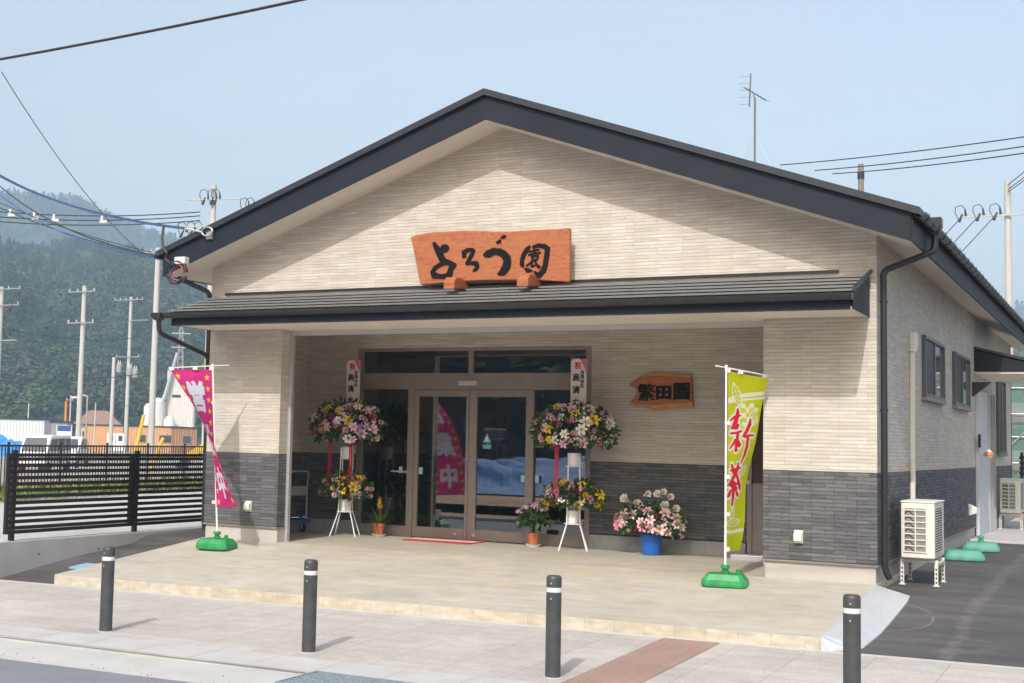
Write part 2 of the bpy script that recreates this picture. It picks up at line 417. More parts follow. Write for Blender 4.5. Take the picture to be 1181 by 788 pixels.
def zl(x, y):                                     # asphalt beside the shop
    pts = [(-2.96, zp(x, -2.96)-.004), (-1.5, -.235), (0, -.09), (1.0, -.06), (4, -.015), (8.8, -.005), (45, .0)]
    for (a, za), (b, zb) in zip(pts, pts[1:]):
        if y <= b: return za+(zb-za)*(max(y, a)-a)/(b-a)
    return 0.
sheet('asphalt_lot', [9.1, 9.6, 10.5, 12, 14, 20, 34], [-2.96+.37*i for i in range(9)]+[.5, 1, 2, 4, 6.5, 8.8, 14, 22, 45], zl, ASPH)
def zlf(x, y): return min(zl(x, y), zt(0, y)-.02) if y < 0 else -.02+.004*y
sheet('asphalt_strip', [-1.02, -.5, 0], [-2.96+.37*i for i in range(9)]+[.5, 1, 3, 8, 18], zlf, ASPH)
MB().box(9.1, 12.6, 8.8, 18, -.3, .035).obj('concrete_landing', SLAB, bevel=.01)['kind'] = 'structure'
mb = MB(); mb.prism([(-2.9, -.75), (-2.9, -.12), (-2.3, 0), (46, 0), (46, -.75)], -11.5, -1.19, lambda a, b, d: (d, a, b))
struct(mb.obj('gravel_lot', GRAVEL))
sheet('earth_lot', [-140, -60, -20, 20, 60, 120], [-160, -80, -40, -14.6], lambda x, y: -.36+.012*max(0, -y-15)*.12, DIRT)

rg = np.random.default_rng(31); mb = MB()
for _ in range(110):                                        # grit swept into the gutter and along the kerb
    x = rg.uniform(-1, 12); y = -6.86+abs(rg.normal())*.09*(1 if rg.uniform() < .7 else 6); s_ = rg.uniform(.002, .0055)
    z = zp(x, y)-.032; mb.obox((x, y, z+s_*.6), (s_, s_*.4, 0), (-s_*.3, s_, 0), (0, s_*.2, s_*.6))
struct(mb.obj('grit', M('dark_grit', (.20,.19,.175), .9, .3, 40)), 'stuff'); tag(bpy.data.objects['grit'], 'scattered dark grit lying along the roadside gutter', 'grit')
# ------------------------------------------------------------------ hills and woods
CX, CY = 11.0, -15.0
def interp(x, ks):
    if x <= ks[0][0]: return ks[0][1]
    for (a, va), (b, vb) in zip(ks, ks[1:]):
        if x <= b:
            t = (x-a)/(b-a); t = t*t*(3-2*t); return va+(vb-va)*t
    return ks[-1][1]
NEAR = [(-95, .10), (-60, .132), (-45.4, .128), (-43, .122), (-40, .117), (-36, .108), (-30, .10), (-20, .08), (-4, .085), (30, .06)]
FAR = [(-95, .12), (-60, .15), (-45.4, .163), (-43, .160), (-41, .151), (-39, .142), (-37.4, .142), (-35.6, .149), (-34, .160), (-32, .172), (-26, .18), (-15, .13), (-4, .10), (30, .06)]
def sm(t): t = min(max(t, 0), 1); return t*t*(3-2*t)
def wob(a, r): return (math.sin(a*.9+r*.021)+math.sin(a*.37-r*.013+2)+.5*math.sin(a*2.3+r*.05))
def terr(az, r):
    h1 = interp(az, NEAR)*720; h2 = interp(az, FAR)*1240
    z = h1*sm((r-235)/485)**.85 if r < 720 else h1*(1-.35*sm((r-720)/140))
    if r > 860: z += (h2-h1*.65)*sm((r-860)/380)
    if r > 1240: z *= 1-.3*sm((r-1240)/200)
    return z+wob(az, r*.6)*sm((r-250)/120)*2.6-.75*(1-sm((r-235)/60))
def polar(az, r): a = R(az); return CX+r*math.sin(a), CY+r*math.cos(a)
azs = [-95+1.25*i for i in range(101)]; rs = [235+20*i for i in range(58)]
mb = MB(); vs = []
for r in rs:
    for a in azs:
        x, y = polar(a, r); vs.append((x, y, terr(a, r)))
n = len(azs)
mb.add(vs, [(j*n+i, j*n+i+1, (j+1)*n+i+1, (j+1)*n+i) for j in range(len(rs)-1) for i in range(n-1)])
HILLM = M('forest_floor', (.035,.055,.025), .95, .3, .05)
struct(mb.obj('hills', HILLM, smooth=True))
def leafmat(name, col, var=.3):
    mt, nt, p, N, L = newmat(name)
    g = N('ShaderNodeTexCoord'); n = N('ShaderNodeTexNoise'); n.inputs['Scale'].default_value = .12; n.inputs['Detail'].default_value = 6
    L(g.outputs['Object'], n.inputs['Vector'])
    r = N('ShaderNodeValToRGB'); r.color_ramp.elements[0].position = .3; r.color_ramp.elements[1].position = .7
    r.color_ramp.elements[0].color = (*[c*(1-var) for c in col], 1); r.color_ramp.elements[1].color = (*[c*(1+var) for c in col], 1)
    L(n.outputs['Fac'], r.inputs[0]); L(r.outputs[0], p.inputs['Base Color']); p.inputs['Roughness'].default_value = .75
    p.inputs['Specular IOR Level'].default_value = .2
    return mt
LEAFS = [leafmat('cedar_needles', (.028,.052,.022)), leafmat('broad_leaves', (.036,.070,.021)), leafmat('light_leaves', (.050,.084,.026)), leafmat('dull_leaves', (.046,.062,.026))]
def tree_variant(kind, q, rng, ks=1.):
    """leaf-clump quads of a unit-height crown"""
    pts = []; nrm = []; sz = []
    lobes = [(0, 0, .5, .36)]+[(rng.uniform(-.24,.24), rng.uniform(-.24,.24), rng.uniform(.3,.78), rng.uniform(.16,.27)) for _ in range(7)]
    while len(pts) < q:
        if kind == 0:                                 # cedar: tapering layered cone
            h = rng.uniform(0, 1)**1.2; a = rng.uniform(0, 2*math.pi); rr = (1-h)*.26*(.75+.35*math.sin(h*34+a))+.02
            p = np.array([rr*math.cos(a), rr*math.sin(a), .08+h*.92]); nn = np.array([math.cos(a), math.sin(a), .5]); s_ = ks*rng.uniform(.028,.055)
        else:
            lx, ly, lz, lr = lobes[rng.integers(len(lobes))]
            d = rng.normal(size=3); d /= np.linalg.norm(d)
            if d[2] < -.45: continue
            p = np.array([lx, ly, lz])+d*lr*rng.uniform(.8, 1.08); nn = d+np.array([0, 0, .35]); s_ = ks*rng.uniform(.026,.05)
        nn = nn+rng.normal(size=3)*.45; nn /= np.linalg.norm(nn)
        pts.append(p); nrm.append(nn); sz.append(s_)
    pts = np.array(pts); nrm = np.array(nrm); sz = np.array(sz)[:, None]
    t = np.cross(nrm, rng.normal(size=nrm.shape)); t /= np.linalg.norm(t, axis=1)[:, None]; b = np.cross(nrm, t)
    return np.stack([pts-t*sz-b*sz*.7, pts+t*sz-b*sz*.5, pts+t*sz*.8+b*sz, pts-t*sz*.7+b*sz*.8], 1)     # q,4,3
def forest(name, spots, variants, mats):
    vs = []; mi = []
    for x, y, z, h, w, v, mt in spots:
        q = variants[0][v] if math.hypot(x-CX, y-CY) < 400 or len(variants) == 1 else variants[1][v]; a = RNG.uniform(0, 6.28); c, s_ = math.cos(a), math.sin(a)
        P = q.copy()
        X = P[..., 0]*c-P[..., 1]*s_; Y = P[..., 0]*s_+P[..., 1]*c
        P[..., 0] = X*w+x; P[..., 1] = Y*w+y; P[..., 2] = P[..., 2]*h+z
        vs.append(P.reshape(-1, 3)); mi.append(np.full(len(q), mt))
    V = np.concatenate(vs); MI = np.concatenate(mi); nq = len(MI)
    me = bpy.data.meshes.new(name)
    me.vertices.add(len(V)); me.vertices.foreach_set('co', V.astype(np.float32).ravel())
    me.loops.add(nq*4); me.loops.foreach_set('vertex_index', np.arange(nq*4, dtype=np.int32))
    me.polygons.add(nq); me.polygons.foreach_set('loop_start', np.arange(nq, dtype=np.int32)*4)
    for mt in mats: me.materials.append(mt)
    me.polygons.foreach_set('material_index', MI.astype(np.int32)); me.update(); me.validate()
    o = bpy.data.objects.new(name, me); COL.objects.link(o)
    return o
VN = [tree_variant(k, 850, RNG, .75) for k in (0, 0, 0, 1, 1, 1, 1)]
VM = [tree_variant(k, 230, RNG) for k in (0, 0, 0, 1, 1, 1, 1)]; VF = [tree_variant(k, 60, RNG, 1.35) for k in (0, 0, 0, 1, 1, 1, 1)]
sp = []
for _ in range(5200):
    az = RNG.uniform(-56, 4); r = 240+500*RNG.uniform(0, 1)**.8
    if az > -28 and RNG.uniform() < .8: continue
    low = r < 330
    con = RNG.uniform() < (.12 if low else .5)
    x, y = polar(az, r); h = RNG.uniform(8, 12.5) if not con else RNG.uniform(9, 14); h *= 1-.35*sm((r-380)/220)
    sp.append((x, y, terr(az, r)-1.5, h, (h*RNG.uniform(1.1, 1.35) if not con else h), int(RNG.integers(0, 3) if con else RNG.integers(3, 7)), int(0 if con else RNG.choice([1, 1, 2, 3]))))
fo = forest('hillside_forest', sp, [VN, VM], LEAFS); struct(fo, 'stuff'); tag(fo, 'mixed green trees covering the near wooded hillside', 'forest')
sp = []
for _ in range(7500):
    az = RNG.uniform(-56, 4); r = 920+320*RNG.uniform(0, 1)
    if az > -24 and RNG.uniform() < .7: continue
    con = RNG.uniform() < .6
    x, y = polar(az, r); h = RNG.uniform(8, 13)
    sp.append((x, y, terr(az, r)-2, h, h*(1.1 if not con else 1.25), int(RNG.integers(0, 3) if con else RNG.integers(3, 7)), int(0 if con else RNG.choice([1, 3]))))
fo = forest('ridge_forest', sp, [VF], LEAFS); struct(fo, 'stuff'); tag(fo, 'hazy blue green trees on the farther high ridge', 'forest')
# wooded slope behind the viewer, mirrored in the glass door
mb = MB(); mb.prism([(-175, -.7), (-150, 26), (-110, 17), (-88, -.7)], -190, 60, lambda a, b, d: (d, a, b))
struct(mb.obj('hill', HILLM))
sp = []
for _ in range(420):
    x = RNG.uniform(-150, 20); y = RNG.uniform(-150, -86); z = np.interp(y, [-150, -110, -88], [26, 17, -.7])
    sp.append((x, y, z-1, RNG.uniform(8, 13), RNG.uniform(10, 14), int(RNG.integers(3, 7)), int(RNG.choice([0, 1, 3]))))
fo = forest('slope_forest', sp, [VF], LEAFS); struct(fo, 'stuff'); tag(fo, 'dark trees on the slope across the road reflected in the door glass', 'forest')

# pale haze over the valley
hz = MB().box(-1480, 900, -330, 1480, -1.9, 262).obj('haze', [])
hm = bpy.data.materials.new('valley_haze'); hm.use_nodes = True
nt = hm.node_tree; nt.nodes.remove(nt.nodes['Principled BSDF'])
pv = nt.nodes.new('ShaderNodeVolumePrincipled')
pv.inputs['Color'].default_value = (.52,.74,1,1); pv.inputs['Density'].default_value = .00056; pv.inputs['Anisotropy'].default_value = -.25
nt.links.new(pv.outputs[0], nt.nodes['Material Output'].inputs['Volume'])
hz.data.materials.append(hm); struct(hz, 'stuff')
#@@BUILDING
# ------------------------------------------------------------------ the shop
W = 9.1; SL = .356; ZPK = 5.457; L_ = 17.1
def zr(x): return ZPK-SL*abs(x-W/2)                # underside of the eaves
B = thing('shop_building', 'single storey gabled shop with cream and charcoal ledge stone cladding', 'shop')
def P(name, mb, mat, parent=B, **k): return mb.obj(name, mat, parent, **k)
ZB, ZS = 1.211, .21
WM = [BEIGE, DARK]
def wall2(mb, x0, x1, y0, y1, ztop, zbot=ZS):      # charcoal below, cream above
    mb.cur = 1; mb.box(x0, x1, y0, y1, zbot, ZB); mb.cur = 0; mb.box(x0, x1, y0, y1, ZB, ztop); return mb
OL, ORR = 1.236, 7.861                              # porch opening
mb = MB(); wall2(mb, 0, OL, 0, .2, 2.925); P('wall', mb, WM)
mb = MB(); wall2(mb, ORR, W, 0, .2, 2.925); P('wall', mb, WM)
mb = MB(); mb.prism([(0, 2.93), (W, 2.93), (W, zr(W)), (W/2, ZPK), (0, zr(0))], .0, .2, lambda a, b, d: (a, d, b)); P('wall', mb, WM)
mb = MB(); wall2(mb, 0, .14, .2, L_, zr(.0)); P('wall', mb, WM)
mb = MB(); wall2(mb, 8.96, W, .2, L_, zr(W)); P('wall', mb, WM)
YR = 2.36
EX0, EX1, EZ = 1.082, 4.88, 2.822
SD0, SD1, SDZ = 7.08, 7.95, 2.14
mb = MB(); wall2(mb, .14, EX0, YR, YR+.14, EZ); wall2(mb, EX1, SD0, YR, YR+.14, EZ); wall2(mb, SD1, 8.96, YR, YR+.14, EZ)
mb.box(SD0, SD1, YR, YR+.14, SDZ, EZ); mb.box(.14, 8.96, YR, YR+.14, EZ, 3.12); P('wall', mb, WM)
mb = MB(); mb.prism([(0, .2), (W, .2), (W, zr(W)), (W/2, ZPK), (0, zr(0))], L_-.14, L_, lambda a, b, d: (a, d, b)); P('wall', mb, BEIGE)
# foundation and base trim
mb = MB()
mb.box(.02, OL-.0, .02, .2, -.1, ZS-.02); mb.box(ORR+.02, W-.02, .02, .2, -.3, ZS-.02)
mb.box(8.95, W-.02, .2, L_, -.4, ZS-.02); mb.box(.02, .14, .2, L_, -.4, ZS-.02)
P('foundation', mb, FOUND)
mb = MB()
for x0, x1 in ((-.012, OL+.012), (ORR-.012, W+.012)): mb.box(x0, x1, -.014, .2, ZS-.022, ZS-.003)
mb.box(W-.14, W+.012, .2, L_, ZS-.022, ZS-.003)
P('base_trim', mb, M('brown_grey_flashing', (.23,.21,.195), .5))
mb = MB(); SK = M('grey_skirting', (.30,.31,.32), .7)
mb.box(.14, EX0, YR-.02, YR+.05, -.02, ZS-.012); P('skirting', mb, SK); mb = MB(); mb.box(EX1, SD0-.02, YR-.02, YR+.05, -.02, ZS-.012); P('skirting', mb, SK)
# porch opening: silver track at the lintel and jamb posts
mb = MB(); mb.box(OL+.002, ORR-.002, .205, .265, 2.855, 2.925); P('lintel_track', mb, ALUS)
mb = MB(); mb.box(OL-.002, OL+.045, .205, .265, 0, 2.853); P('jamb', mb, ALUS)
mb = MB(); mb.box(ORR-.045, ORR+.002, .205, .265, 0, 2.853); P('jamb', mb, ALUS)
mb = MB(); mb.box(.14, 8.96, .2, YR, 3.05, 3.08); P('ceiling', mb, SOFF)
# interior room seen through the glass
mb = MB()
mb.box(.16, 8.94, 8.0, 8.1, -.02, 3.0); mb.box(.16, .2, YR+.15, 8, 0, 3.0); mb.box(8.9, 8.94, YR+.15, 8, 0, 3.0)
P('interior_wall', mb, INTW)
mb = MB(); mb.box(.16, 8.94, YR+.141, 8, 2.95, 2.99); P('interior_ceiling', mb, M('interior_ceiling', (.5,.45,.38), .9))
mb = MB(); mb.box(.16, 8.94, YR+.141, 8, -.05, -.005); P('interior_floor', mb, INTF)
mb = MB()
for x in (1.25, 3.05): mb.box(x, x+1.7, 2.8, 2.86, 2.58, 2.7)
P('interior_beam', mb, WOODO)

# roof
XO, YO = .44, .577
RE0, RE1 = -XO, W+XO
mb = MB()
for sgn in (-1, 1):                                 # two slabs meeting at the ridge
    xe = W/2+sgn*(W/2+XO+.02)
    poly = [(W/2, ZPK+.02), (xe, zr(xe)+.02), (xe, zr(xe)+.36), (W/2, ZPK+.36)]
    mb.prism(poly, -.55, L_+.5, lambda a, b, d: (a, d, b))
P('roof', mb, ROOFM)
mb = MB()
for sgn in (-1, 1):                                 # eave and gable soffit boards
    xe = W/2+sgn*(W/2+XO)
    mb.prism([(W/2, ZPK-.0), (xe, zr(xe)), (xe, zr(xe)+.016), (W/2, ZPK+.016)], -YO+.02, L_+.5, lambda a, b, d: (a, d, b))
P('soffit', mb, SOFF)
for sgn in (-1, 1):
    xe = W/2+sgn*(W/2+XO)
    mb = MB()
    mb.prism([(W/2, ZPK-.012), (xe, zr(xe)-.012), (xe, zr(xe)+.29), (W/2, ZPK+.29)], -YO, -YO+.022, lambda a, b, d: (a, d, b)); P('bargeboard', mb, FASC)
    mb = MB()
    xc = W/2+sgn*(W/2+XO+.10)
    mb.prism([(W/2, ZPK+.292), (xc, zr(xc)+.292), (xc, zr(xc)+.372), (W/2, ZPK+.372)], -YO-.055, L_+.55, lambda a, b, d: (a, d, b)); P('roof_edge', mb, ROOFM)
    mb = MB(); zc = zr(xe)
    x0, x1 = (xe, xe+.022) if sgn > 0 else (xe-.022, xe)
    mb.box(x0, x1, -YO+.0225, L_+.5, zc-.012, zc+.285)
    f = P('fascia', mb, FASC)
    for k in range(9): y = 1.4+k*1.82; mb = MB(); mb.box(x0-.003, x1+.003, y, y+.025, zc-.01, zc+.28); P('joint_cover', mb, ROOFM, f)
    # half round gutter under the edge, open on top
    gx = xe+sgn*.095; gz = zc+.285
    mb = MB(); pr_ = [(math.cos(t)*.062, math.sin(t)*.062) for t in np.linspace(math.pi, 2*math.pi, 11)]
    pr_ += [(math.cos(t)*.056, math.sin(t)*.056) for t in np.linspace(2*math.pi, math.pi, 11)]
    mb.prism(pr_, -YO-.02, L_+.5, lambda a, b, d: (gx+a, d, gz+b)); g = P('gutter', mb, GUT, smooth=True)
    if sgn > 0:
        gm = None
        for k in range(38):
            if gm is None:
                q = MB(); q.prism([(math.cos(t)*.069, math.sin(t)*.069) for t in np.linspace(math.pi*.9, 2.1*math.pi, 12)]+[(math.cos(t)*.063, math.sin(t)*.063) for t in np.linspace(2.1*math.pi, math.pi*.9, 12)], -.012, .012, lambda a, b, d: (gx+a, d, gz+b))
                gm = q.mesh('gutter_bracket', ROOFM)
            o = bpy.data.objects.new('gutter_bracket', gm); COL.objects.link(o); o.parent = g; o.location = (0, -.35+k*.46, 0)
def rounded(pts, r=.07, n=5):
    pts = [Vector(p) for p in pts]; out = [pts[0]]
    for a, b, c in zip(pts, pts[1:], pts[2:]):
        p0 = b+(a-b).normalized()*r; p1 = b+(c-b).normalized()*r
        for i in range(n+1):
            t = i/n; out.append(p0*(1-t)**2+b*2*t*(1-t)+p1*t*t)
    return out+[pts[-1]]
def downpipe(pts, r=.034, parent=B, clips=()):
    mb = MB(); mb.tube(rounded(pts), r, 12); o = P('downpipe', mb, GUT, parent, smooth=True)
    for c in clips:
        q = MB(); q.lathe([(r+.002, -.012), (r+.008, -.012), (r+.008, .012), (r+.002, .012)], 14, c); P('pipe_clip', q, ROOFM, o)
    return o
def hopper(c, w, d, h, parent=B):
    x, y, z = c; mb = MB()
    top = [(x-w, y-d, z+h), (x+w, y-d, z+h), (x+w, y+d, z+h), (x-w, y+d, z+h)]; mid = [(a, b, z+h*.25) for a, b, _ in top]
    bot = [(x-.04, y-.04, z-h*.5), (x+.04, y-.04, z-h*.5), (x+.04, y+.04, z-h*.5), (x-.04, y+.04, z-h*.5)]
    vs = top+mid+bot
    mb.add(vs, [(0,1,2,3), (11,10,9,8)]+[(r*4+i, (r+1)*4+i, (r+1)*4+(i+1) % 4, r*4+(i+1) % 4) for r in range(2) for i in range(4)])
    return P('gutter_hopper', mb, GUT, parent, bevel=.006)
hopper((9.64, .55, 3.95), .075, .085, .13)
downpipe([(9.64, .55, 3.9), (9.64, .50, 3.70), (9.155, .12, 3.45), (9.155, .13, .16), (9.20, .16, .06)], .036, clips=((9.155, .13, 3.1), (9.155, .13, 1.9), (9.155, .13, 1.0), (9.155, .13, .35)))
downpipe([(-.50, -.25, 3.83), (-.42, -.25, 3.68), (-.036, -.0, 3.48), (-.036, .05, .2)], .036)
# porch canopy
CY0 = -.99; CX0, CX1 = .075, 9.03
mb = MB(); mb.box(CX0+.012, CX1-.012, CY0+.02, -.004, 2.929, 2.95); mb.box(OL+.001, ORR-.001, -.0035, .204, 2.927, 2.9485); c_ = P('canopy', mb, SOFF)
mb = MB()
for k in range(5):                                   # stepped horizontal roofing courses
    t0, t1 = k/5, (k+1)/5
    y0 = CY0-.05+(0.04-CY0)*t0; y1 = CY0-.05+(0.04-CY0)*t1+.03
    y1 = min(y1, -.003)
    z0 = 3.115+.305*t0+.016; z1 = z0+.305/5*.42
    mb.prism([(y0, z0-.024), (y1, z1-.024), (y1, z1), (y0, z0)], CX0-.02+.0*k, CX1+.0, lambda a, b, d: (d, a, b))
P('canopy_roofing', mb, CANOP, c_)
mb = MB(); mb.box(CX0, CX1-.03, CY0, CY0+.018, 2.915, 3.102); P('canopy_fascia', mb, FASC, c_)
for x0 in (CX0-.001, CX1-.013):                      # end plates
    mb = MB(); mb.prism([(CY0+.019, 2.925), (-.004, 2.925), (-.004, 3.41), (CY0+.019, 3.105)], x0, x0+.012, lambda a, b, d: (d, a, b)); P('canopy_end_plate', mb, FASC, c_)
mb = MB(); mb.prism([(CY0-.04, 3.11), (-.004, 3.425), (-.004, 3.455), (CY0-.04, 3.148)], CX1+.001, CX1+.03, lambda a, b, d: (d, a, b)); P('canopy_verge', mb, ROOFM, c_)
mb = MB(); mb.box(.25, 8.7, -.03, -.0025, 3.432, 3.462); P('wall_flashing', mb, GUT, c_)
mb = MB(); gy, gz = CY0-.068, 3.085
mb.prism([(math.cos(t)*.058, math.sin(t)*.075) for t in np.linspace(math.pi, 2*math.pi, 11)]+[(math.cos(t)*.052, math.sin(t)*.069) for t in np.linspace(2*math.pi, math.pi, 11)], CX0-.06, CX1+.0, lambda a, b, d: (d, gy+a, gz+b))
g = P('canopy_gutter', mb, GUT, c_, smooth=True)
for k in range(15):
    x = .15+k*.62; mb = MB(); mb.prism([(math.cos(t)*.064, math.sin(t)*.08) for t in np.linspace(math.pi*.92, 1.75*math.pi, 9)]+[(math.cos(t)*.059, math.sin(t)*.075) for t in np.linspace(1.75*math.pi, math.pi*.92, 9)], x, x+.014, lambda a, b, d: (d, gy+a, gz+b)); P('gutter_strap', mb, GUT, g)
for x in (CX1+.001, CX0-.062):
    mb = MB(); mb.prism([(math.cos(t)*.06, math.sin(t)*.077) for t in np.linspace(math.pi, 2*math.pi, 11)], x, x+.006, lambda a, b, d: (d, gy+a, gz+b)); P('gutter_end_cap', mb, GUT, c_)
hopper((-.09, gy, 3.02), .085, .075, .07)
downpipe([(-.09, gy, 2.99), (-.088, gy+.02, 2.82), (-.036, -.02, 2.58), (-.036, .06, 2.45), (-.036, .06, .1)], .034)

# entrance: frame, leaves, sidelights, transoms
mb = MB(); y0, y1 = YR-.01, YR+.09
mb.box(EX0, EX1, y0, y1, EZ-.045, EZ); mb.box(EX0, EX0+.085, y0, y1, 0, EZ-.046); mb.box(EX1-.075, EX1, y0, y1, 0, EZ-.046)
mb.box(EX0+.086, EX1-.076, y0-.004, y1, 2.205, 2.448)             # header box
mb.box(2.965, 3.041, y0, y1, 2.449, EZ-.046)
mb.box(EX0+.086, 1.975, y0, y1, .0, .16); mb.box(4.01, EX1-.076, y0, y1, .0, .16)      # sidelight sills
mb.box(1.97, 2.075, y0-.003, y1, .0, 2.204); mb.box(3.99, 4.02, y0, y1, .0, 2.204)
e_ = P('entrance_frame', mb, ALU, bevel=.004)
def pane(x0, x1, z0, z1, y, parent, name='glass_pane', mat=GLASS):
    q = MB(); q.add([(x0, y, z0), (x1, y, z0), (x1, y, z1), (x0, y, z1)], [(0,1,2,3)]); return P(name, q, mat, parent)
pane(EX0+.086, 2.964, 2.449, EZ-.046, YR+.04, e_, 'transom_glass'); pane(3.042, EX1-.076, 2.449, EZ-.046, YR+.04, e_, 'transom_glass')
pane(EX0+.086, 1.969, .161, 2.204, YR+.045, e_, 'sidelight_glass'); pane(4.021, EX1-.076, .161, 2.204, YR+.045, e_, 'sidelight_glass')
q = MB(); q.box(2.83, 3.128, y0-.05, y0-.005, 2.265, 2.335); P('door_sensor', q, ALUS, e_, bevel=.01)
q = MB(); q.tube([(1.72, y0-.03, .97), (1.99, y0-.03, .965)], .013, 8); q.box(1.965, 2.0, y0-.03, y0, .945, .985); P('handle', q, ALUS, e_)
for x0, x1, gx0, gx1 in ((2.08, 2.984, 2.15, 2.94), (2.99, 3.988, 3.115, 3.895)):
    mb = MB(); ya, yb = YR-.002, YR+.045
    mb.box(x0, gx0, ya, yb, .012, 2.2); mb.box(gx1, x1, ya, yb, .012, 2.2)
    mb.box(gx0+.0005, gx1-.0005, ya, yb, .012, .165); mb.box(gx0+.0005, gx1-.0005, ya, yb, 2.10, 2.2)
    d_ = P('door_leaf', mb, ALU, bevel=.003)
    pane(gx0, gx1, .166, 2.099, YR+.022, d_)
    q = MB()
    for xx in ((gx0+gx1)/2+.25 if x0 < 2.5 else gx0-.02,): q.lathe([(.028, 0), (.022, -.008), (.0, -.009)], 14, (xx, ya, .08), 'y')
    P('lock', q, ALUS, d_)
STK = M('cyan_sticker', (.30,.52,.60), .5, .05, 20)
for x, z, d in ((1.86, .99, 0), (2.2, .99, 0), (3.86, .93, 0), (4.08, .93, 0)):
    q = MB(); q.box(x-.028, x+.028, YR+.0, YR+.019, z-.05, z+.05); s_ = P('sticker', q, STK, e_)
q = MB(); q.prism([(3.215, 1.43), (3.345, 1.43), (3.28, 1.57)], YR+.012, YR+.019, lambda a, b, d: (a, d, b)); q.box(3.215, 3.345, YR+.012, YR+.019, 1.345, 1.405); P('sticker', q, M('blue_sticker', (.13,.38,.50), .5), e_)
q = MB(); q.box(3.255, 3.305, YR+.008, YR+.011, 1.455, 1.475); q.box(3.27, 3.29, YR+.008, YR+.011, 1.48, 1.52); P('sticker', q, WHITEP, e_)
# staff door in the porch's right corner
mb = MB(); mb.box(SD0, SD0+.06, YR-.02, YR+.1, 0, SDZ); mb.box(SD1-.05, SD1, YR-.02, YR+.1, 0, SDZ); mb.box(SD0+.0605, SD1-.0505, YR-.02, YR+.1, SDZ-.05, SDZ)
sdf = P('staff_door_frame', mb, ALU)
mb = MB(); mb.box(SD0+.062, SD1-.052, YR+.0, YR+.045, .02, .92); mb.box(SD0+.062, SD1-.052, YR-.004, YR+.045, .921, .985); mb.box(SD0+.062, SD1-.052, YR-.006, YR+.045, .02, .16)
P('staff_door_panel', mb, ALU, sdf)
mb = MB(); mb.box(SD0+.062, SD1-.052, YR+.01, YR+.03, .986, SDZ-.051); P('staff_door_glass', mb, M('brown_reflection_glass', (.06,.03,.018), .15), sdf)  # brown reflection in the pane is put into its base colour
mb = MB(); mb.box(6.95, ORR+.2, YR-.35, YR-.021, .0, .07); P('door_step', mb, ALUS, bevel=.006)
q = MB(); q.lathe([(.02, 0), (.02, -.05), (.03, -.05), (.03, -.06), (0, -.06)], 12, (SD0+.03, YR-.02, 1.0), 'y'); P('staff_door_knob', q, GALV, sdf)
# waterproof sockets on the two porch wings
for x in (.77, 8.26):
    q = MB(); q.box(x-.05, x+.05, -.02, -.002, .40, .545); q.prism([(-.02, .42), (-.075, .425), (-.075, .50), (-.02, .54)], x-.045, x+.045, lambda a, b, d: (d, a, b)); P('socket_cover', q, IVORY, bevel=.008)
# side windows, white duct, canopy and door on the right wall
WINF = M('bronze_window_frame', (.10,.10,.105), .4, .06, 6)
def side_window(y0, y1, z0, z1):
    mb = MB(); xa, xb = W+.002, W+.055
    for a in ((y0, y1, z1-.045, z1), (y0, y1, z0, z0+.05), (y0, y0+.05, z0+.051, z1-.046), (y1-.05, y1, z0+.051, z1-.046)): mb.box(xa, xb, *a)
    ym = y0+(y1-y0)*.5; mb.box(xa, xb-.008, ym-.03, ym+.03, z0+.051, z1-.046)
    w_ = P('window', mb, WINF, bevel=.003)
    q = MB(); q.box(W+.002, W+.028, y0+.051, ym-.031, z0+.051, z1-.046); P('screen', q, DKPANEL, w_)
    q = MB(); q.box(W+.002, W+.02, ym+.031, y1-.051, z0+.051, z1-.046); P('pane', q, M('side_window_glass', (.25,.29,.32), .04, .02, 2, spec=1.0, metal=.55), w_)
    q = MB(); q.box(W+.002, W+.075, y0-.03, y1+.03, z0-.045, z0-.002); P('sill', q, ALU, w_)
side_window(3.42, 5.40, 2.18, 3.0); side_window(6.65, 8.65, 2.18, 3.0); side_window(13.55, 15.2, 1.45, 2.95)
mb = MB(); mb.box(W+.001, W+.055, 2.36, 2.45, .82, 2.72); d_ = P('pipe_duct', mb, IVORY, bevel=.012)
mb = MB(); mb.prism([(2.33, 2.70), (2.48, 2.70), (2.60, 2.80), (2.60, 2.95), (2.33, 2.95)], W+.001, W+.075, lambda a, b, d: (d, a, b)); P('duct_elbow', mb, IVORY, d_, bevel=.012)
mb = MB(); mb.prism([(0, 2.66), (.30, 2.66), (.02, 2.42), (0, 2.42)], 9.32, 9.47, lambda a, b, d: (W+.002+a, d, b)); P('vent_hood', mb, BLACKP, bevel=.006)
mb = MB(); mb.prism([(0, .62), (.13, .55), (.13, .47), (0, .42)], 8.62, 8.80, lambda a, b, d: (W+.002+a, d, b)); P('vent_hood', mb, WHITEP, bevel=.01)
ca = MB(); ca.prism([(0, 2.86), (1.15, 2.86), (1.15, 2.93), (0, 3.24)], 9.70, 12.6, lambda a, b, d: (W+.002+a, d, b)); sc_ = P('side_canopy', ca, FASC)
q = MB(); q.box(W+.004, W+1.14, 9.72, 12.58, 2.825, 2.858); P('side_canopy_soffit', q, SOFF, sc_)
q = MB(); q.prism([(-.0, 3.25), (1.25, 2.935), (1.25, 2.98), (0, 3.295)], 9.66, 12.64, lambda a, b, d: (W+.002+a, d, b)); P('side_canopy_roofing', q, ROOFM, sc_)
for y in (9.80, 12.45):
    q = MB(); q.box(W+1.02, W+1.10, y, y+.08, .036, 2.824); P('side_canopy_post', q, ALUD, sc_)
mb = MB(); mb.box(W+.002, W+.06, 9.80, 11.35, .04, 2.55); sdr = P('side_door', mb, DOORG, bevel=.004)
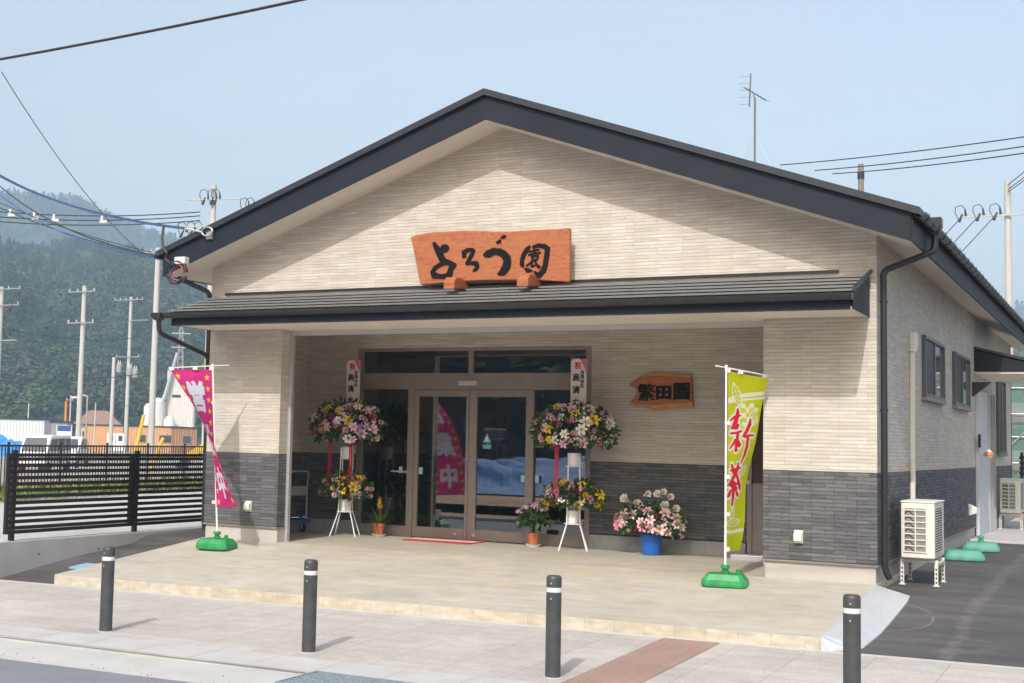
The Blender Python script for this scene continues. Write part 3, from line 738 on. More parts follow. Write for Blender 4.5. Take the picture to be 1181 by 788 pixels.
for y0, y1 in ((11.36, 11.44), (11.9, 11.96), (12.40, 12.48)):
    q = MB(); q.box(W+.002, W+.09, y0, y1, .04, 2.55); P('side_door_post', q, ALUS, sdr)
q = MB(); q.box(W+.002, W+.03, 11.45, 12.39, .04, 2.5); P('side_door_glass', q, WGLASS if False else DKPANEL, sdr)
q = MB(); q.box(W+.06, W+.10, 9.62, 9.70, 1.55, 1.78); P('door_intercom', q, BLACKP, sdr)

# roof antenna
ANT = M('weathered_antenna', (.16,.165,.17), .5, .15, 10, metal=.4)
A = thing('roof_antenna', 'thin tv antenna mast standing on the shop roof ridge', 'antenna', (4.55, 12.7, 5.81))
q = MB(); q.tube([(0,0,0), (0,0,3.05)], .022, 8); P('mast', q, ANT, A)
q = MB(); c = Vector((-.12, 0, 3.22)); d = Vector((.75, .2, -.52)).normalized()
q.tube([c-d*.12, c+d*.42], .014, 6)
pv_ = Vector((.3, .9, 0)).normalized()
for k in range(6):
    p = c+d*(-.1+.1*k); q.tube([p-pv_*.16, p+pv_*.16], .004, 5)
q.tube([c+Vector((0,0,-.36)), c+Vector((.03,0,.36))], .016, 6)
for k in range(5):
    zz = -.3+.15*k; q.tube([c+Vector((-.2,-.05,zz)), c+Vector((.03,0,zz))], .004, 5)
q.tube([c+d*.1, Vector((0,0,2.95))], .012, 6)
P('antenna_array', q, ANT, A)
q = MB()
for dx, dy in ((-1.3, -1.4), (1.5, -1.0), (1.4, 1.2), (-1.4, 1.3)): q = MB(); q.tube([(0,0,2.3), (dx, dy, -.35*abs(dx)-.05)], .0018, 4); P('guy_wire', q, GALV, A)
#@@OBJECTS
# ------------------------------------------------------------------ lettering tools
def text_mask(ch, N, bold=0):
    """N x N boolean picture of one character (row 0 on top), drawn with the built-in font"""
    cu = bpy.data.curves.new('glyph', 'FONT'); cu.body = ch
    ob = bpy.data.objects.new('glyph', cu); COL.objects.link(ob)
    bpy.context.view_layer.update()
    me = bpy.data.meshes.new_from_object(ob.evaluated_get(bpy.context.evaluated_depsgraph_get()))
    me.calc_loop_triangles()
    V = np.array([v.co[:2] for v in me.vertices]); T = [t.vertices[:] for t in me.loop_triangles]
    bpy.data.objects.remove(ob); bpy.data.curves.remove(cu); bpy.data.meshes.remove(me)
    V[:, 0] *= N; V[:, 1] = (.88-V[:, 1])*N
    yy, xx = np.mgrid[0:N, 0:N]+.5; msk = np.zeros((N, N), bool)
    for t in T:
        a, b, c = V[list(t)]
        x0, x1 = int(max(0, min(a[0], b[0], c[0])-1)), int(min(N, max(a[0], b[0], c[0])+2)); y0, y1 = int(max(0, min(a[1], b[1], c[1])-1)), int(min(N, max(a[1], b[1], c[1])+2))
        if x1 <= x0 or y1 <= y0: continue
        X, Y = xx[y0:y1, x0:x1], yy[y0:y1, x0:x1]
        e = lambda p, q: (q[0]-p[0])*(Y-p[1])-(q[1]-p[1])*(X-p[0])
        e1, e2, e3 = e(a, b), e(b, c), e(c, a)
        msk[y0:y1, x0:x1] |= ((e1 >= 0) & (e2 >= 0) & (e3 >= 0)) | ((e1 <= 0) & (e2 <= 0) & (e3 <= 0))
    return dilate(msk, bold) if bold else msk
def dilate(mk, r):
    out = mk.copy(); k = int(math.ceil(r)); H, Wd = mk.shape
    for dy in range(-k, k+1):
        for dx in range(-k, k+1):
            if dx*dx+dy*dy > r*r+.3: continue
            out[max(0, dy):H+min(0, dy), max(0, dx):Wd+min(0, dx)] |= mk[max(0, -dy):H+min(0, -dy), max(0, -dx):Wd+min(0, -dx)]
    return out
def stroke(mk, pts, X, Y):
    """pts (x,y,r) drawn into mk; X,Y are the sample coordinates of every cell"""
    for (x0, y0, r0), (x1, y1, r1) in zip(pts, pts[1:]):
        dx, dy = x1-x0, y1-y0; l = dx*dx+dy*dy+1e-9
        t = np.clip(((X-x0)*dx+(Y-y0)*dy)/l, 0, 1)
        mk |= (X-x0-t*dx)**2+(Y-y0-t*dy)**2 <= (r0+(r1-r0)*t)**2
def resize(mk, h, w):
    yi = (np.arange(h)+.5)*mk.shape[0]/h; xi = (np.arange(w)+.5)*mk.shape[1]/w
    return mk[yi.astype(int)][:, xi.astype(int)]
def mask_relief(mk, fn, d0, d1):
    """raised lettering: front faces (merged along rows) plus border walls; fn(col,row,d)->xyz"""
    mb = MB(); H, Wd = mk.shape; vid = {}
    def vx(c, r, d):
        k = (c, r, d)
        if k not in vid: vid[k] = len(mb.v); mb.v.append(tuple(fn(c, r, d)))
        return vid[k]
    def face(*ks): mb.f.append(tuple(vx(*k) for k in ks)); mb.m.append(0)
    pad = np.pad(mk, 1)
    for r in range(H):
        c = 0
        while c < Wd:
            if mk[r, c]:
                c1 = c
                while c1 < Wd and mk[r, c1]: c1 += 1
                face((c, r+1, d1), (c1, r+1, d1), (c1, r, d1), (c, r, d1)); c = c1
            else: c += 1
        for c in range(Wd):
            if not mk[r, c]: continue
            if not pad[r, c+1]: face((c, r, d0), (c, r, d1), (c+1, r, d1), (c+1, r, d0))
            if not pad[r+2, c+1]: face((c+1, r+1, d0), (c+1, r+1, d1), (c, r+1, d1), (c, r+1, d0))
            if not pad[r+1, c]: face((c, r+1, d0), (c, r+1, d1), (c, r, d1), (c, r, d0))
            if not pad[r+1, c+2]: face((c+1, r, d0), (c+1, r, d1), (c+1, r+1, d1), (c+1, r+1, d0))
    return mb
BLK = M('black_lettering', (.006,.006,.007), .7, .1, 20, spec=.15)

# ------------------------------------------------------------------ carved sign over the porch
def signwood(name, a, b, c):
    mt, nt, p, N, L = newmat(name)
    g = N('ShaderNodeTexCoord'); mp = N('ShaderNodeMapping'); mp.inputs['Scale'].default_value = (.9, 4, 9); L(g.outputs['Object'], mp.inputs[0])
    n = N('ShaderNodeTexNoise'); n.inputs['Scale'].default_value = 1.6; n.inputs['Detail'].default_value = 6; n.inputs['Distortion'].default_value = 1.2; L(mp.outputs[0], n.inputs['Vector'])
    w = N('ShaderNodeMath'); w.operation = 'PINGPONG'; w.inputs[1].default_value = .055; L(n.outputs['Fac'], w.inputs[0])
    mr = N('ShaderNodeMapRange'); mr.inputs['From Max'].default_value = .055; L(w.outputs[0], mr.inputs['Value'])
    r = N('ShaderNodeValToRGB'); e = r.color_ramp.elements; e[0].color = (*a, 1); e[1].color = (*c, 1); q = e.new(.35); q.color = (*b, 1)
    L(mr.outputs[0], r.inputs[0]); L(r.outputs[0], p.inputs['Base Color']); p.inputs['Roughness'].default_value = .45
    return mt
WOOD1 = signwood('orange_sign_wood', (.27,.075,.028), (.335,.105,.04), (.40,.14,.056))
SY = -.26
def SP(px, py, d=0):                                  # layout units of the sign face -> place
    x = 3.36+(px-113)/899*2.21
    top = 178-(px-113)*.0812; k = .00240-(px-113)*.00000022*1.0
    return (x, SY+d, 4.075-(py-top)*k*.98)
S = thing('wooden_sign', 'large orange wooden sign board with black brush lettering on the porch canopy', 'sign', (4.5, SY, 3.4))
def SL_(px, py, d=0): p = SP(px, py, d); return (p[0]-4.5, p[1]-SY, p[2]-3.4)
edge = [(113,178), (140,168), (200,155), (270,145), (340,140), (430,134), (520,133), (600,134), (690,132), (780,125), (860,118), (940,113), (1012,105), (1013,200), (1014,300), (1014,414), (950,411), (860,405), (760,405), (640,408), (560,409), (420,418), (300,430), (180,443), (170,410), (150,320), (130,240)]
mb = MB(); mb.prism(edge, 0, .075, lambda a, b, d: SL_(a, b, d)); mb.obj('sign_board', WOOD1, S, bevel=.012)
CELL = 2.2
cols, rows = int(760/CELL), int(300/CELL); X, Y = np.meshgrid(200+(np.arange(cols)+.5)*CELL, 120+(np.arange(rows)+.5)*CELL)
GLY = [
 [[(258,212,9),(272,235,14),(292,268,17),(303,292,16),(312,318,13)], [(300,258,8),(318,237,20),(324,236,19)], [(300,285,14),(318,308,15),(350,318,13),(378,330,11)], [(376,330,12),(358,352,13),(350,385,16),(320,394,12),(285,392,12)], [(285,392,12),(262,388,16),(250,372,10),(268,345,10),(300,325,10),(325,316,10)]],
 [[(430,255,9),(434,275,10),(428,283,6)], [(432,255,9),(455,243,10),(478,240,9),(486,248,9),(478,268,9),(460,300,9),(450,318,8)], [(452,318,8),(478,314,9),(504,318,11),(510,332,10),(506,345,9),(490,358,6)]],
 [[(557,268,12),(572,262,18),(600,248,17),(632,249,17),(658,263,18),(675,285,19),(678,310,19),(672,335,20),(655,362,17),(634,374,8)], [(622,197,7),(633,190,9),(636,187,6)], [(644,170,6),(655,165,9),(660,161,7)]],
 [[(800,215,6),(786,232,11),(768,262,10),(759,295,9),(760,320,10),(766,330,5)], [(778,343,6),(790,350,11),(812,354,6)], [(822,217,7),(850,209,10),(880,213,12),(897,228,12),(893,270,12),(886,320,12),(876,352,13),(852,380,12),(830,360,6)],
  [(800,246,5),(848,233,5)], [(824,224,5),(826,256,5)], [(796,264,5),(856,250,5)], [(812,273,5),(846,268,5),(842,288,5),(816,292,5),(812,273,5)], [(828,292,5),(806,308,6),(784,326,4)], [(812,304,5),(814,330,6),(830,322,4)], [(830,296,5),(838,316,6),(852,332,8)]]]
for gs in GLY:
    mk = np.zeros((rows, cols), bool)
    for st in gs: stroke(mk, [(a, b, c*1.14 if c > 6.5 else c) for a, b, c in st], X, Y)
    if gs is GLY[0]:
        pass
    mask_relief(mk, lambda c, r, d: SL_(200+c*CELL, 120+r*CELL, d), .002, -.012).obj('letter', BLK, S)
for a in (408, 815):
    q = MB(); x = SP(a, 400)[0]-4.5; w = .075
    q.prism([(-.30, -.085), (-.30, .00), (-.24, .075), (-.05, .085), (.0, .05), (.12, .03), (.12, -.05), (-.05, -.055)], x-w, x+w, lambda p, z, d: (d, p, z+.02))
    q.obj('sign_foot', WOOD1, S, bevel=.012)
# ------------------------------------------------------------------ small carved sign by the entrance
WOOD2 = signwood('dark_sign_wood', (.27,.075,.018), (.36,.11,.028), (.44,.15,.04)); WOOD2E = M('light_sapwood', (.48,.22,.055), .5, .2, 8, stretch=(1,4,8))
s0 = (5.17, 4.75)
def S2(px, py, d=0): u, v = 700+px/9.84, 420+py/9.84; return (5.455+(u-727)*.01225-5.9, d, 2.29-(v-443-.022*(u-727))*.0118-2.12)
T_ = thing('wooden_plaque', 'dark brown live edge wooden plaque with black carved lettering on the porch wall', 'sign', (5.9, YR-.07, 2.12))
core = [(270,235), (320,200), (375,165), (450,150), (560,145), (660,150), (780,158), (900,168), (968,172), (985,440), (900,446), (780,452), (640,462), (520,470), (440,462), (380,455), (300,445), (285,440), (300,415), (340,400), (350,352), (376,325), (382,295), (330,275)]
mb = MB(); mb.prism(core, 0, .06, S2); mb.obj('plaque_board', WOOD2, T_, bevel=.006)
mb = MB(); mb.prism([(330,190), (400,150), (520,106), (640,110), (800,128), (970,152), (969,171), (900,167), (780,157), (660,149), (560,144), (450,149), (375,164)], .004, .06, S2); mb.obj('plaque_edge', WOOD2E, T_, bevel=.006)
mb = MB(); mb.prism([(290,446), (300,446), (380,456), (440,463), (520,471), (640,463), (780,453), (900,447), (986,442), (995,496), (800,515), (560,532), (510,515), (440,492), (380,474), (320,472), (280,460)], .004, .06, S2); mb.obj('plaque_edge', WOOD2E, T_, bevel=.006)
for ch, x0, x1, y0, y1, bold in (('繁', 372, 572, 232, 425, 1.3), ('田', 580, 752, 258, 412, 3.6), ('園', 776, 958, 228, 418, 2.3)):
    N_ = 64; mk = text_mask(ch, N_, bold); ys_ = np.where(mk.any(1))[0]; xs_ = np.where(mk.any(0))[0]; mk = mk[ys_[0]:ys_[-1]+1, xs_[0]:xs_[-1]+1]
    hh, ww = mk.shape
    mask_relief(mk, lambda c, r, d: S2(x0+c/ww*(x1-x0), y0+r/hh*(y1-y0), d), .002, -.014).obj('letter', BLK, T_)

# ------------------------------------------------------------------ nobori banners
def banner(name, label, loc, lean, tops, bots, cloth_pts, grid, mats, bar, base_rz):
    """cloth_pts(s,t)->local xyz ; grid[rows][cols] material index"""
    o = thing(name, label, 'banner', loc, 0, 'nobori banners on green bases')
    c, s_ = math.cos(base_rz), math.sin(base_rz)
    q = MB()
    hx, hy = .235, .175; prof = [(1.0, 0), (1.03, .03), (1.0, .075), (.80, .135), (.76, .14)]
    vs = []; cc = .22
    for k, z in prof:
        for a, b in ((1-cc, 1), (1, 1-cc), (1, -1+cc), (1-cc, -1), (-1+cc, -1), (-1, -1+cc), (-1, 1-cc), (-1+cc, 1)):
            x, y = a*hx*k, b*hy*k; vs.append((x*c-y*s_, x*s_+y*c, z))
    n = len(prof)
    q.add(vs, [(i*8+j, i*8+(j+1) % 8, (i+1)*8+(j+1) % 8, (i+1)*8+j) for i in range(n-1) for j in range(8)][::1]+[tuple((n-1)*8+j for j in range(8)), tuple(range(8))[::-1]])
    b_ = q.obj('weighted_base', GREENB, o, bevel=.008)
    q = MB(); q.lathe([(.045, .13), (.045, .165), (.03, .175), (.032, .19), (.05, .195), (.05, .225), (.03, .235)], 16); q.obj('pole_socket', GREENB, b_, smooth=True)
    q = MB(); q.lathe([(.028, 0), (.028, .05), (.02, .055), (0, .056)], 12, (.6*hx*c, .6*hx*s_, .135)); q.obj('filler_cap', GREENB, b_, smooth=True)
    top = Vector((lean[0], lean[1], lean[2]))
    q = MB(); q.tube([(0, 0, .2), top*.5+Vector((0,0,.1)), top], [.013, .0115, .0105], 10); q.obj('pole', WHITEP, o, smooth=True)
    q = MB(); q.tube([Vector(bar[0]), Vector(bar[1])], .008, 8); q.tube([top-Vector((0,0,.03)), top+Vector((0,0,.035))], .017, 10); q.obj('crossbar', WHITEP, o, smooth=True)
    ny, nx = grid.shape; q = MB()
    q.v = [tuple(cloth_pts(i/nx, j/ny)) for j in range(ny+1) for i in range(nx+1)]
    q.f = [(j*(nx+1)+i, (j+1)*(nx+1)+i, (j+1)*(nx+1)+i+1, j*(nx+1)+i+1) for j in range(ny) for i in range(nx)]
    q.m = [int(v) for v in grid.ravel()]
    me = q.mesh('banner_cloth', mats); me.polygons.foreach_set('use_smooth', [True]*len(me.polygons))
    cl = bpy.data.objects.new('banner_cloth', me); COL.objects.link(cl); cl.parent = o
    return o, top
def loop_tab(o, p, ax):
    q = MB(); q.obox(p, Vector((ax[0], ax[1], 0))*.03, (0,0,.022), Vector((ax[1], -ax[0], 0))*.012); q.obj('cloth_loop', WHITEP, o)
# yellow green flag: layout units of the photograph study
NX, NY = 110, 330
S_, T2 = np.meshgrid((np.arange(NX)+.5)/NX, (np.arange(NY)+.5)/NY)
YPX = 65+T2*545; XL = 122-10*T2; XR = 232-74*T2; XPX = XL+S_*(XR-XL)
g = np.zeros((NY, NX), int)
def wline(pts, w): 
    mk = np.zeros((NY, NX), bool); stroke(mk, [(x, y, w) for x, y in pts], XPX, YPX); g[mk] = 1
wline([(112,163), (165,143), (240,122)], 3.0); wline([(112,156), (165,130), (240,107)], 5.5); wline([(112,548), (130,552), (170,544)], 5.5)
g[(YPX > 556) & (YPX < 559)] = 0
for a in range(4):
    for b in range(5):
        if (a+b) % 2 == 0: g[(abs(XPX-(166+a*12)) < 6) & (abs(YPX-(162+b*14-(a*3))) < 7)] = 1
def leaf(cx, cy, l, w, ang):
    c, s_ = math.cos(ang), math.sin(ang)
    P_ = [(cx+l*t*c-w*math.sin(math.pi*(t+1)/2)*s_*sg, cy+l*t*s_+w*math.sin(math.pi*(t+1)/2)*c*sg) for sg in (1, -1) for t in (np.linspace(-1, 1, 13) if sg > 0 else np.linspace(1, -1, 13))]
    mk = np.zeros((NY, NX), bool); stroke(mk, [(x, y, 7) for x, y in [(cx-l*.6*c, cy-l*.6*s_), (cx+l*.6*c, cy+l*.6*s_)]], XPX, YPX); g[mk] = 0
    wline(P_, 1.2); wline([(cx-l*c, cy-l*s_), (cx+l*c, cy+l*s_)], .8)
    for t in (-.4, 0, .4): wline([(cx+l*t*c, cy+l*t*s_), (cx+l*(t+.25)*c-w*.7*s_, cy+l*(t+.25)*s_+w*.7*c)], .7); wline([(cx+l*t*c, cy+l*t*s_), (cx+l*(t+.25)*c+w*.7*s_, cy+l*(t+.25)*s_-w*.7*c)], .7)
leaf(147, 130, 36, 13, 1.3); leaf(192, 185, 28, 10, 1.1); leaf(168, 362, 24, 8, -1.1); leaf(128, 500, 30, 10, -1.15); leaf(136, 522, 24, 13, -.35)
RED = np.zeros((NY, NX), bool)
for st in [[(150,174,3),(149,190,6),(143,212,6),(138,230,7),(130,236,3)], [(126,214,2),(140,200,4),(158,192,2)], [(150,222,3),(143,232,6),(135,236,3)], [(128,252,3),(142,248,4),(157,240,3)], [(148,246,4),(144,275,4),(141,302,4),(146,300,2)], [(142,268,4),(134,284,3),(124,298,2)], [(148,270,3),(152,282,5),(150,288,3)], [(184,200,3),(182,214,5),(172,238,5),(162,256,3)], [(166,256,4),(178,250,4),(194,247,3)], [(176,252,4),(174,285,5),(168,312,4),(158,338,2)],
           [(124,366,2),(138,360,4),(158,352,3)], [(130,346,3),(134,362,5),(136,374,3)], [(150,340,3),(148,356,5),(144,370,3)], [(143,366,4),(136,384,5),(126,402,4),(118,412,2)], [(143,368,4),(150,386,5),(158,404,7),(163,418,4)], [(128,410,5),(136,404,7),(148,402,4)], [(136,398,5),(135,420,6),(134,448,5),(130,470,3)], [(126,424,3),(121,440,5),(117,446,2)], [(144,422,3),(150,434,6),(154,440,3)], [(134,410,8),(146,416,6)]]:
    stroke(RED, st, XPX, YPX)
g[dilate(RED, 4.5)] = 1; g[RED] = 2
fl_mats = [cloth('lime_cloth', (.56,.62,.015)), cloth('white_print', (.80,.82,.70)), cloth('red_print', (.72,.03,.06))]
LOC = (7.63, -.72, -.063)
topR = Vector((.0, .0, 2.385)); 
def flagR(s, t):
    az = R(60+32*t**.8); w = .60; zz = 2.35-1.98*t
    rip = .022*math.sin(6*t+4*s+.6)*s+.012*math.sin(13*t)*s
    d = Vector((math.cos(az), math.sin(az), 0)); nn = Vector((-d.y, d.x, 0))
    return Vector((.005, .01, zz-.05*s*(1-t)-.02*s*t))+d*(w*s+.02)+nn*rip
dR = Vector((math.cos(R(60)), math.sin(R(60)), 0))
ob, top = banner('banner_flag', 'lime green banner with red brush lettering by the right porch pillar', LOC, topR, 0, 0, flagR, g, fl_mats, (topR-dR*.16+Vector((0,0,.02)), topR+dR*.66+Vector((0,0,-.055))), R(8))
for zz in (2.36, 1.78, 1.19, .78, .4): loop_tab(ob, (.012, .02, zz), (dR.x, dR.y))
for k in (.35, .95): loop_tab(ob, topR+dR*.62*k+Vector((0,0,-.015-.05*k)), (dR.x, dR.y))
# pink flag, twisted by the wind
g = np.zeros((NY, NX), int)
def star(mk, cx, cy, r):
    pts = [(cx+math.sin(2*math.pi*k/10)*r*(1 if k % 2 == 0 else .42), cy-math.cos(2*math.pi*k/10)*r*(1 if k % 2 == 0 else .42)) for k in range(10)]
    gy, gx = np.mgrid[0:NY, 0:NX]+.5; ins = np.zeros((NY, NX), bool)
    for (x0, y0), (x1, y1) in zip(pts, pts[1:]+pts[:1]):
        cond = ((y0 > gy) != (y1 > gy)); xi = (x1-x0)*(gy-y0)/(y1-y0+1e-9)+x0; ins ^= cond & (gx < xi)
    mk |= ins
mk = np.zeros((NY, NX), bool)
for k in range(12):
    star(mk, 12, 17+27*k, 8.5); star(mk, NX-13, 20+27*k, 8.5)
g[mk] = 2
for ch, t0 in (('営', .085), ('業', .40), ('中', .71)):
    t_ = resize(text_mask(ch, 72, 3.6), 76, 66); r0 = int(t0*NY); c0 = (NX-66)//2
    g[r0:r0+76, c0:c0+66][t_] = 1
pk_mats = [cloth('magenta_cloth', (.70,.05,.27), .4), cloth('pale_blue_print', (.72,.78,.88)), cloth('yellow_print', (.80,.60,.02))]
LOC = (.80, -.76, -.07)
topL = Vector((-.155, -.02, 2.44))
def flagL(s, t):
    u = 1-s                                           # s=1 at the pole
    tt = t; t = min(1., max(0., t+.20*(u-.55)*math.sin(math.pi*min(1, tt+.1))))
    az = R(36-math.degrees(math.acos(max(-1, min(1, -.95+1.46*t))))); t = tt; zz = 2.40-1.85*t
    base = topL*(zz/2.44); base = Vector((base.x, base.y, zz+.0))
    d = Vector((math.cos(az), math.sin(az), 0)); nn = Vector((-d.y, d.x, 0))
    rip = .02*math.sin(7*t+5*u)*u
    return base+d*(.585*u+.018)+nn*rip+Vector((0, 0, -.03*u*(1-t)+.04*u*t))
dL = Vector((math.cos(R(242)), math.sin(R(242)), 0))
ob, top = banner('banner_flag', 'magenta pink banner with yellow stars twisted in front of the left porch pillar', LOC, topL, 0, 0, flagL, g, pk_mats, (topL-dL*.24+Vector((0,0,.03)), topL+dL*.64+Vector((0,0,-.05))), R(4))
for zz in (2.41, 1.95, 1.45, .62): loop_tab(ob, topL*(zz/2.44)+dL*.02, (dL.x, dL.y))
for k in (.42, .97): loop_tab(ob, topL+dL*.62*k+Vector((0,0,-.02-.04*k)), (dL.x, dL.y))
#@@FLOWERS
# ------------------------------------------------------------------ flowers
def petal_mat(name, col): return M(name, col, .6, .12, 30, spec=.25)
PC = dict(pink=petal_mat('pink_petals', (.76,.30,.40)), pale=petal_mat('pale_pink_petals', (.84,.58,.62)), hot=petal_mat('hot_pink_petals', (.74,.06,.24)), red=petal_mat('red_petals', (.45,.012,.02)),
          yellow=petal_mat('yellow_petals', (.82,.58,.03)), white=petal_mat('white_petals', (.84,.83,.79)), cream=petal_mat('cream_petals', (.84,.79,.45)), purple=petal_mat('purple_petals', (.40,.20,.55)), mauve=petal_mat('mauve_petals', (.74,.46,.62)), orange=petal_mat('orange_petals', (.68,.20,.04)))
STAM = petal_mat('pollen', (.45,.28,.03)); GREENC = petal_mat('green_throat', (.30,.38,.08))
LEAFD = leafmat('dark_bouquet_leaf', (.035,.08,.024), .35); LEAFM = leafmat('bouquet_leaf', (.075,.15,.035), .35); LEAFY = leafmat('strap_leaf', (.10,.17,.035), .3); STEM = M('green_stem', (.07,.14,.03), .6)
def rnd_dir(rng, up=0):
    while True:
        d = Vector(rng.normal(size=3)); d.normalize()
        if d.z > up: return d
def carnation(col, seed, r=.045):
    rng = np.random.default_rng(seed); mb = MB()
    for k in range(46):
        d = rnd_dir(rng, -.15); t = d.cross(Vector(rng.normal(size=3))).normalized(); b = d.cross(t)
        c = d*r*rng.uniform(.55, .9); s_ = r*rng.uniform(.28, .45)
        top = [c+d*s_*.55+t*s_*(k_-1)*.8+b*s_*rng.uniform(-.25, .25) for k_ in range(3)]
        mb.add([c-t*s_*.4-d*s_*.4, c+t*s_*.4-d*s_*.4, top[2], top[1]+d*s_*.15, top[0]], [(0,1,2,3,4)])
    return mb.mesh('carnation', [PC[col]])
def lily(col, seed, r=.085, trumpet=False):
    rng = np.random.default_rng(seed); mb = MB()
    for k in range(6):
        a = 2*math.pi*k/6+rng.uniform(-.1, .1); ca, sa = math.cos(a), math.sin(a); w = r*(.30 if k % 2 else .22)
        rr = [.06, .3, .62, .88, 1.02]; zz = [-.25, .15, .38, .34, .15] if not trumpet else [-1.2, -.3, .25, .5, .45]; ww = [.25, .8, 1.0, .7, .05]
        L_p = []
        for q, z, wi in zip(rr, zz, ww):
            for sgn, dz in ((-1, .06), (0, 0), (1, .06)):
                x, y = r*q*(.6 if trumpet else 1), sgn*w*wi; L_p.append((x*ca-y*sa, x*sa+y*ca, r*z+r*dz*wi))
        mb.cur = 0; mb.add(L_p, [(i*3+j, i*3+j+1, (i+1)*3+j+1, (i+1)*3+j) for i in range(4) for j in range(2)])
        mb.cur = 1; mb.tube([(0,0,0), (r*.22*ca, r*.22*sa, r*.5)], r*.018, 4)
        mb.obox((r*.24*ca, r*.24*sa, r*.52), (r*.05,0,0), (0,r*.02,0), (0,0,r*.02))
    mb.cur = 2; mb.lathe([(.05*r, -.3*r), (.13*r, 0), (.0, .05*r)], 8)
    return mb.mesh('lily', [PC[col], STAM, GREENC])
def rose(col, seed, r=.045):
    rng = np.random.default_rng(seed); mb = MB()
    for ring, (rr, zz, hh, k) in enumerate(((.2, .55, .3, 3), (.45, .3, .5, 5), (.75, .05, .6, 6), (.98, -.15, .5, 7))):
        for j in range(k):
            a = 2*math.pi*(j+rng.uniform(-.15, .15))/k+ring*.5; w = 2*math.pi/k*.62
            vs = []
            for i, (q, z) in enumerate(((rr*.55, zz-.35), (rr*.95, zz), (rr*1.05, zz+hh*.7))):
                for ww in (-w*.9, 0, w*.9): vs.append((r*q*math.cos(a+ww), r*q*math.sin(a+ww), r*(z-(abs(ww) > 0)*.1)))
            mb.add(vs, [(i*3+jj, i*3+jj+1, (i+1)*3+jj+1, (i+1)*3+jj) for i in range(2) for jj in range(2)])
    return mb.mesh('rose', [PC[col]])
def spray(col, seed, r=.05):
    rng = np.random.default_rng(seed); mb = MB()
    for k in range(7):
        c = Vector((rng.uniform(-1, 1), rng.uniform(-1, 1), rng.uniform(-.3, .6)))*r; s_ = r*.32
        for j in range(5):
            a = 2*math.pi*j/5; d = Vector((math.cos(a), math.sin(a), .35)); t = Vector((-math.sin(a), math.cos(a), 0))
            mb.add([c, c+d*s_*.7-t*s_*.4, c+d*s_*1.2, c+d*s_*.7+t*s_*.4], [(0,1,2,3)])
    return mb.mesh('small_bloom', [PC[col]])
BLOOM = {}
for c_ in ('pink', 'pale', 'hot', 'red', 'white'): BLOOM['carnation', c_] = [carnation(c_, i+1) for i in range(2)]
for c_ in ('white', 'yellow', 'mauve', 'pale', 'pink', 'orange'): BLOOM['lily', c_] = [lily(c_, i+5) for i in range(2)]
BLOOM['trumpet', 'white'] = [lily('white', i+9, .075, True) for i in range(2)]
for c_ in ('cream', 'yellow', 'red', 'hot', 'white'): BLOOM['rose', c_] = [rose(c_, i+3) for i in range(2)]
for c_ in ('purple', 'hot', 'mauve', 'pale', 'white', 'yellow', 'red'): BLOOM['spray', c_] = [spray(c_, i+2) for i in range(2)]
KINDNAME = dict(carnation='carnation', lily='lily', trumpet='trumpet_lily', rose='rose', spray='small_bloom')
def foliage(n, place, mats, rng, l=(.06, .13), w=.28):
    mb = MB()
    for _ in range(n):
        p, d = place(rng)
        d = (d+Vector(rng.normal(size=3))*.45).normalized(); t = d.cross(Vector(rng.normal(size=3))).normalized(); nn = d.cross(t)
        le = rng.uniform(*l); wi = le*w; mb.cur = int(rng.integers(len(mats)))
        mb.add([p, p+d*le*.45-t*wi+nn*le*.05, p+d*le-nn*le*.08, p+d*le*.45+t*wi+nn*le*.05], [(0,1,2,3)])
    return mb
def put_bloom(parent, kind, col, p, d, rng, s=1):
    o = bpy.data.objects.new(KINDNAME[kind], BLOOM[kind, col][int(rng.integers(2))]); COL.objects.link(o); o.parent = parent
    o.location = p; q = d.to_track_quat('Z', 'Y') @ Vector((0,0,1)).rotation_difference(Vector((0,0,1))); o.rotation_euler = q.to_euler()
    o.scale = [s*rng.uniform(.72, 1.05)]*3
def arrangement(parent, name, c, rad, mix, n, seed, leaves=260, lowcut=-.55, lmats=None):
    rng = np.random.default_rng(seed); c = Vector(c); rx, ry, rz = rad
    def place(rng):
        d = rnd_dir(rng, lowcut); k = rng.uniform(.5, 1.07)
        return c+Vector((d.x*rx*k, d.y*ry*k, d.z*rz*k)), Vector((d.x, d.y, d.z+.1)).normalized()
    fo_ = foliage(leaves, place, lmats or [LEAFD, LEAFD, LEAFM], rng)
    f_ = fo_.obj(name, lmats or [LEAFD, LEAFD, LEAFM], parent)
    placed = []; tries = 0; names = list(mix); wts = np.array([mix[k] for k in names], float); wts /= wts.sum()
    while len(placed) < n and tries < 4000:
        tries += 1
        d = rnd_dir(rng, lowcut)
        if d.y > .35: continue
        k = rng.uniform(.82, 1.06); p = c+Vector((d.x*rx*k, d.y*ry*k, d.z*rz*k))
        if any((p-q).length < .062 for q in placed): continue
        placed.append(p); kc = names[int(rng.choice(len(names), p=wts))]
        put_bloom(f_, kc[0], kc[1], p, (d+Vector((0, -.45, .15))).normalized(), rng)
    return f_
PLAC = M('placard_paper', (.72,.66,.62), .8, .03, 6); PLPK = M('pink_print', (.66,.10,.30), .8); INK = M('navy_ink', (.012,.016,.045), .7); REDINK = M('red_ink', (.60,.02,.03), .7)
RIB = M('red_ribbon', (.42,.012,.03), .45, .15, 12)
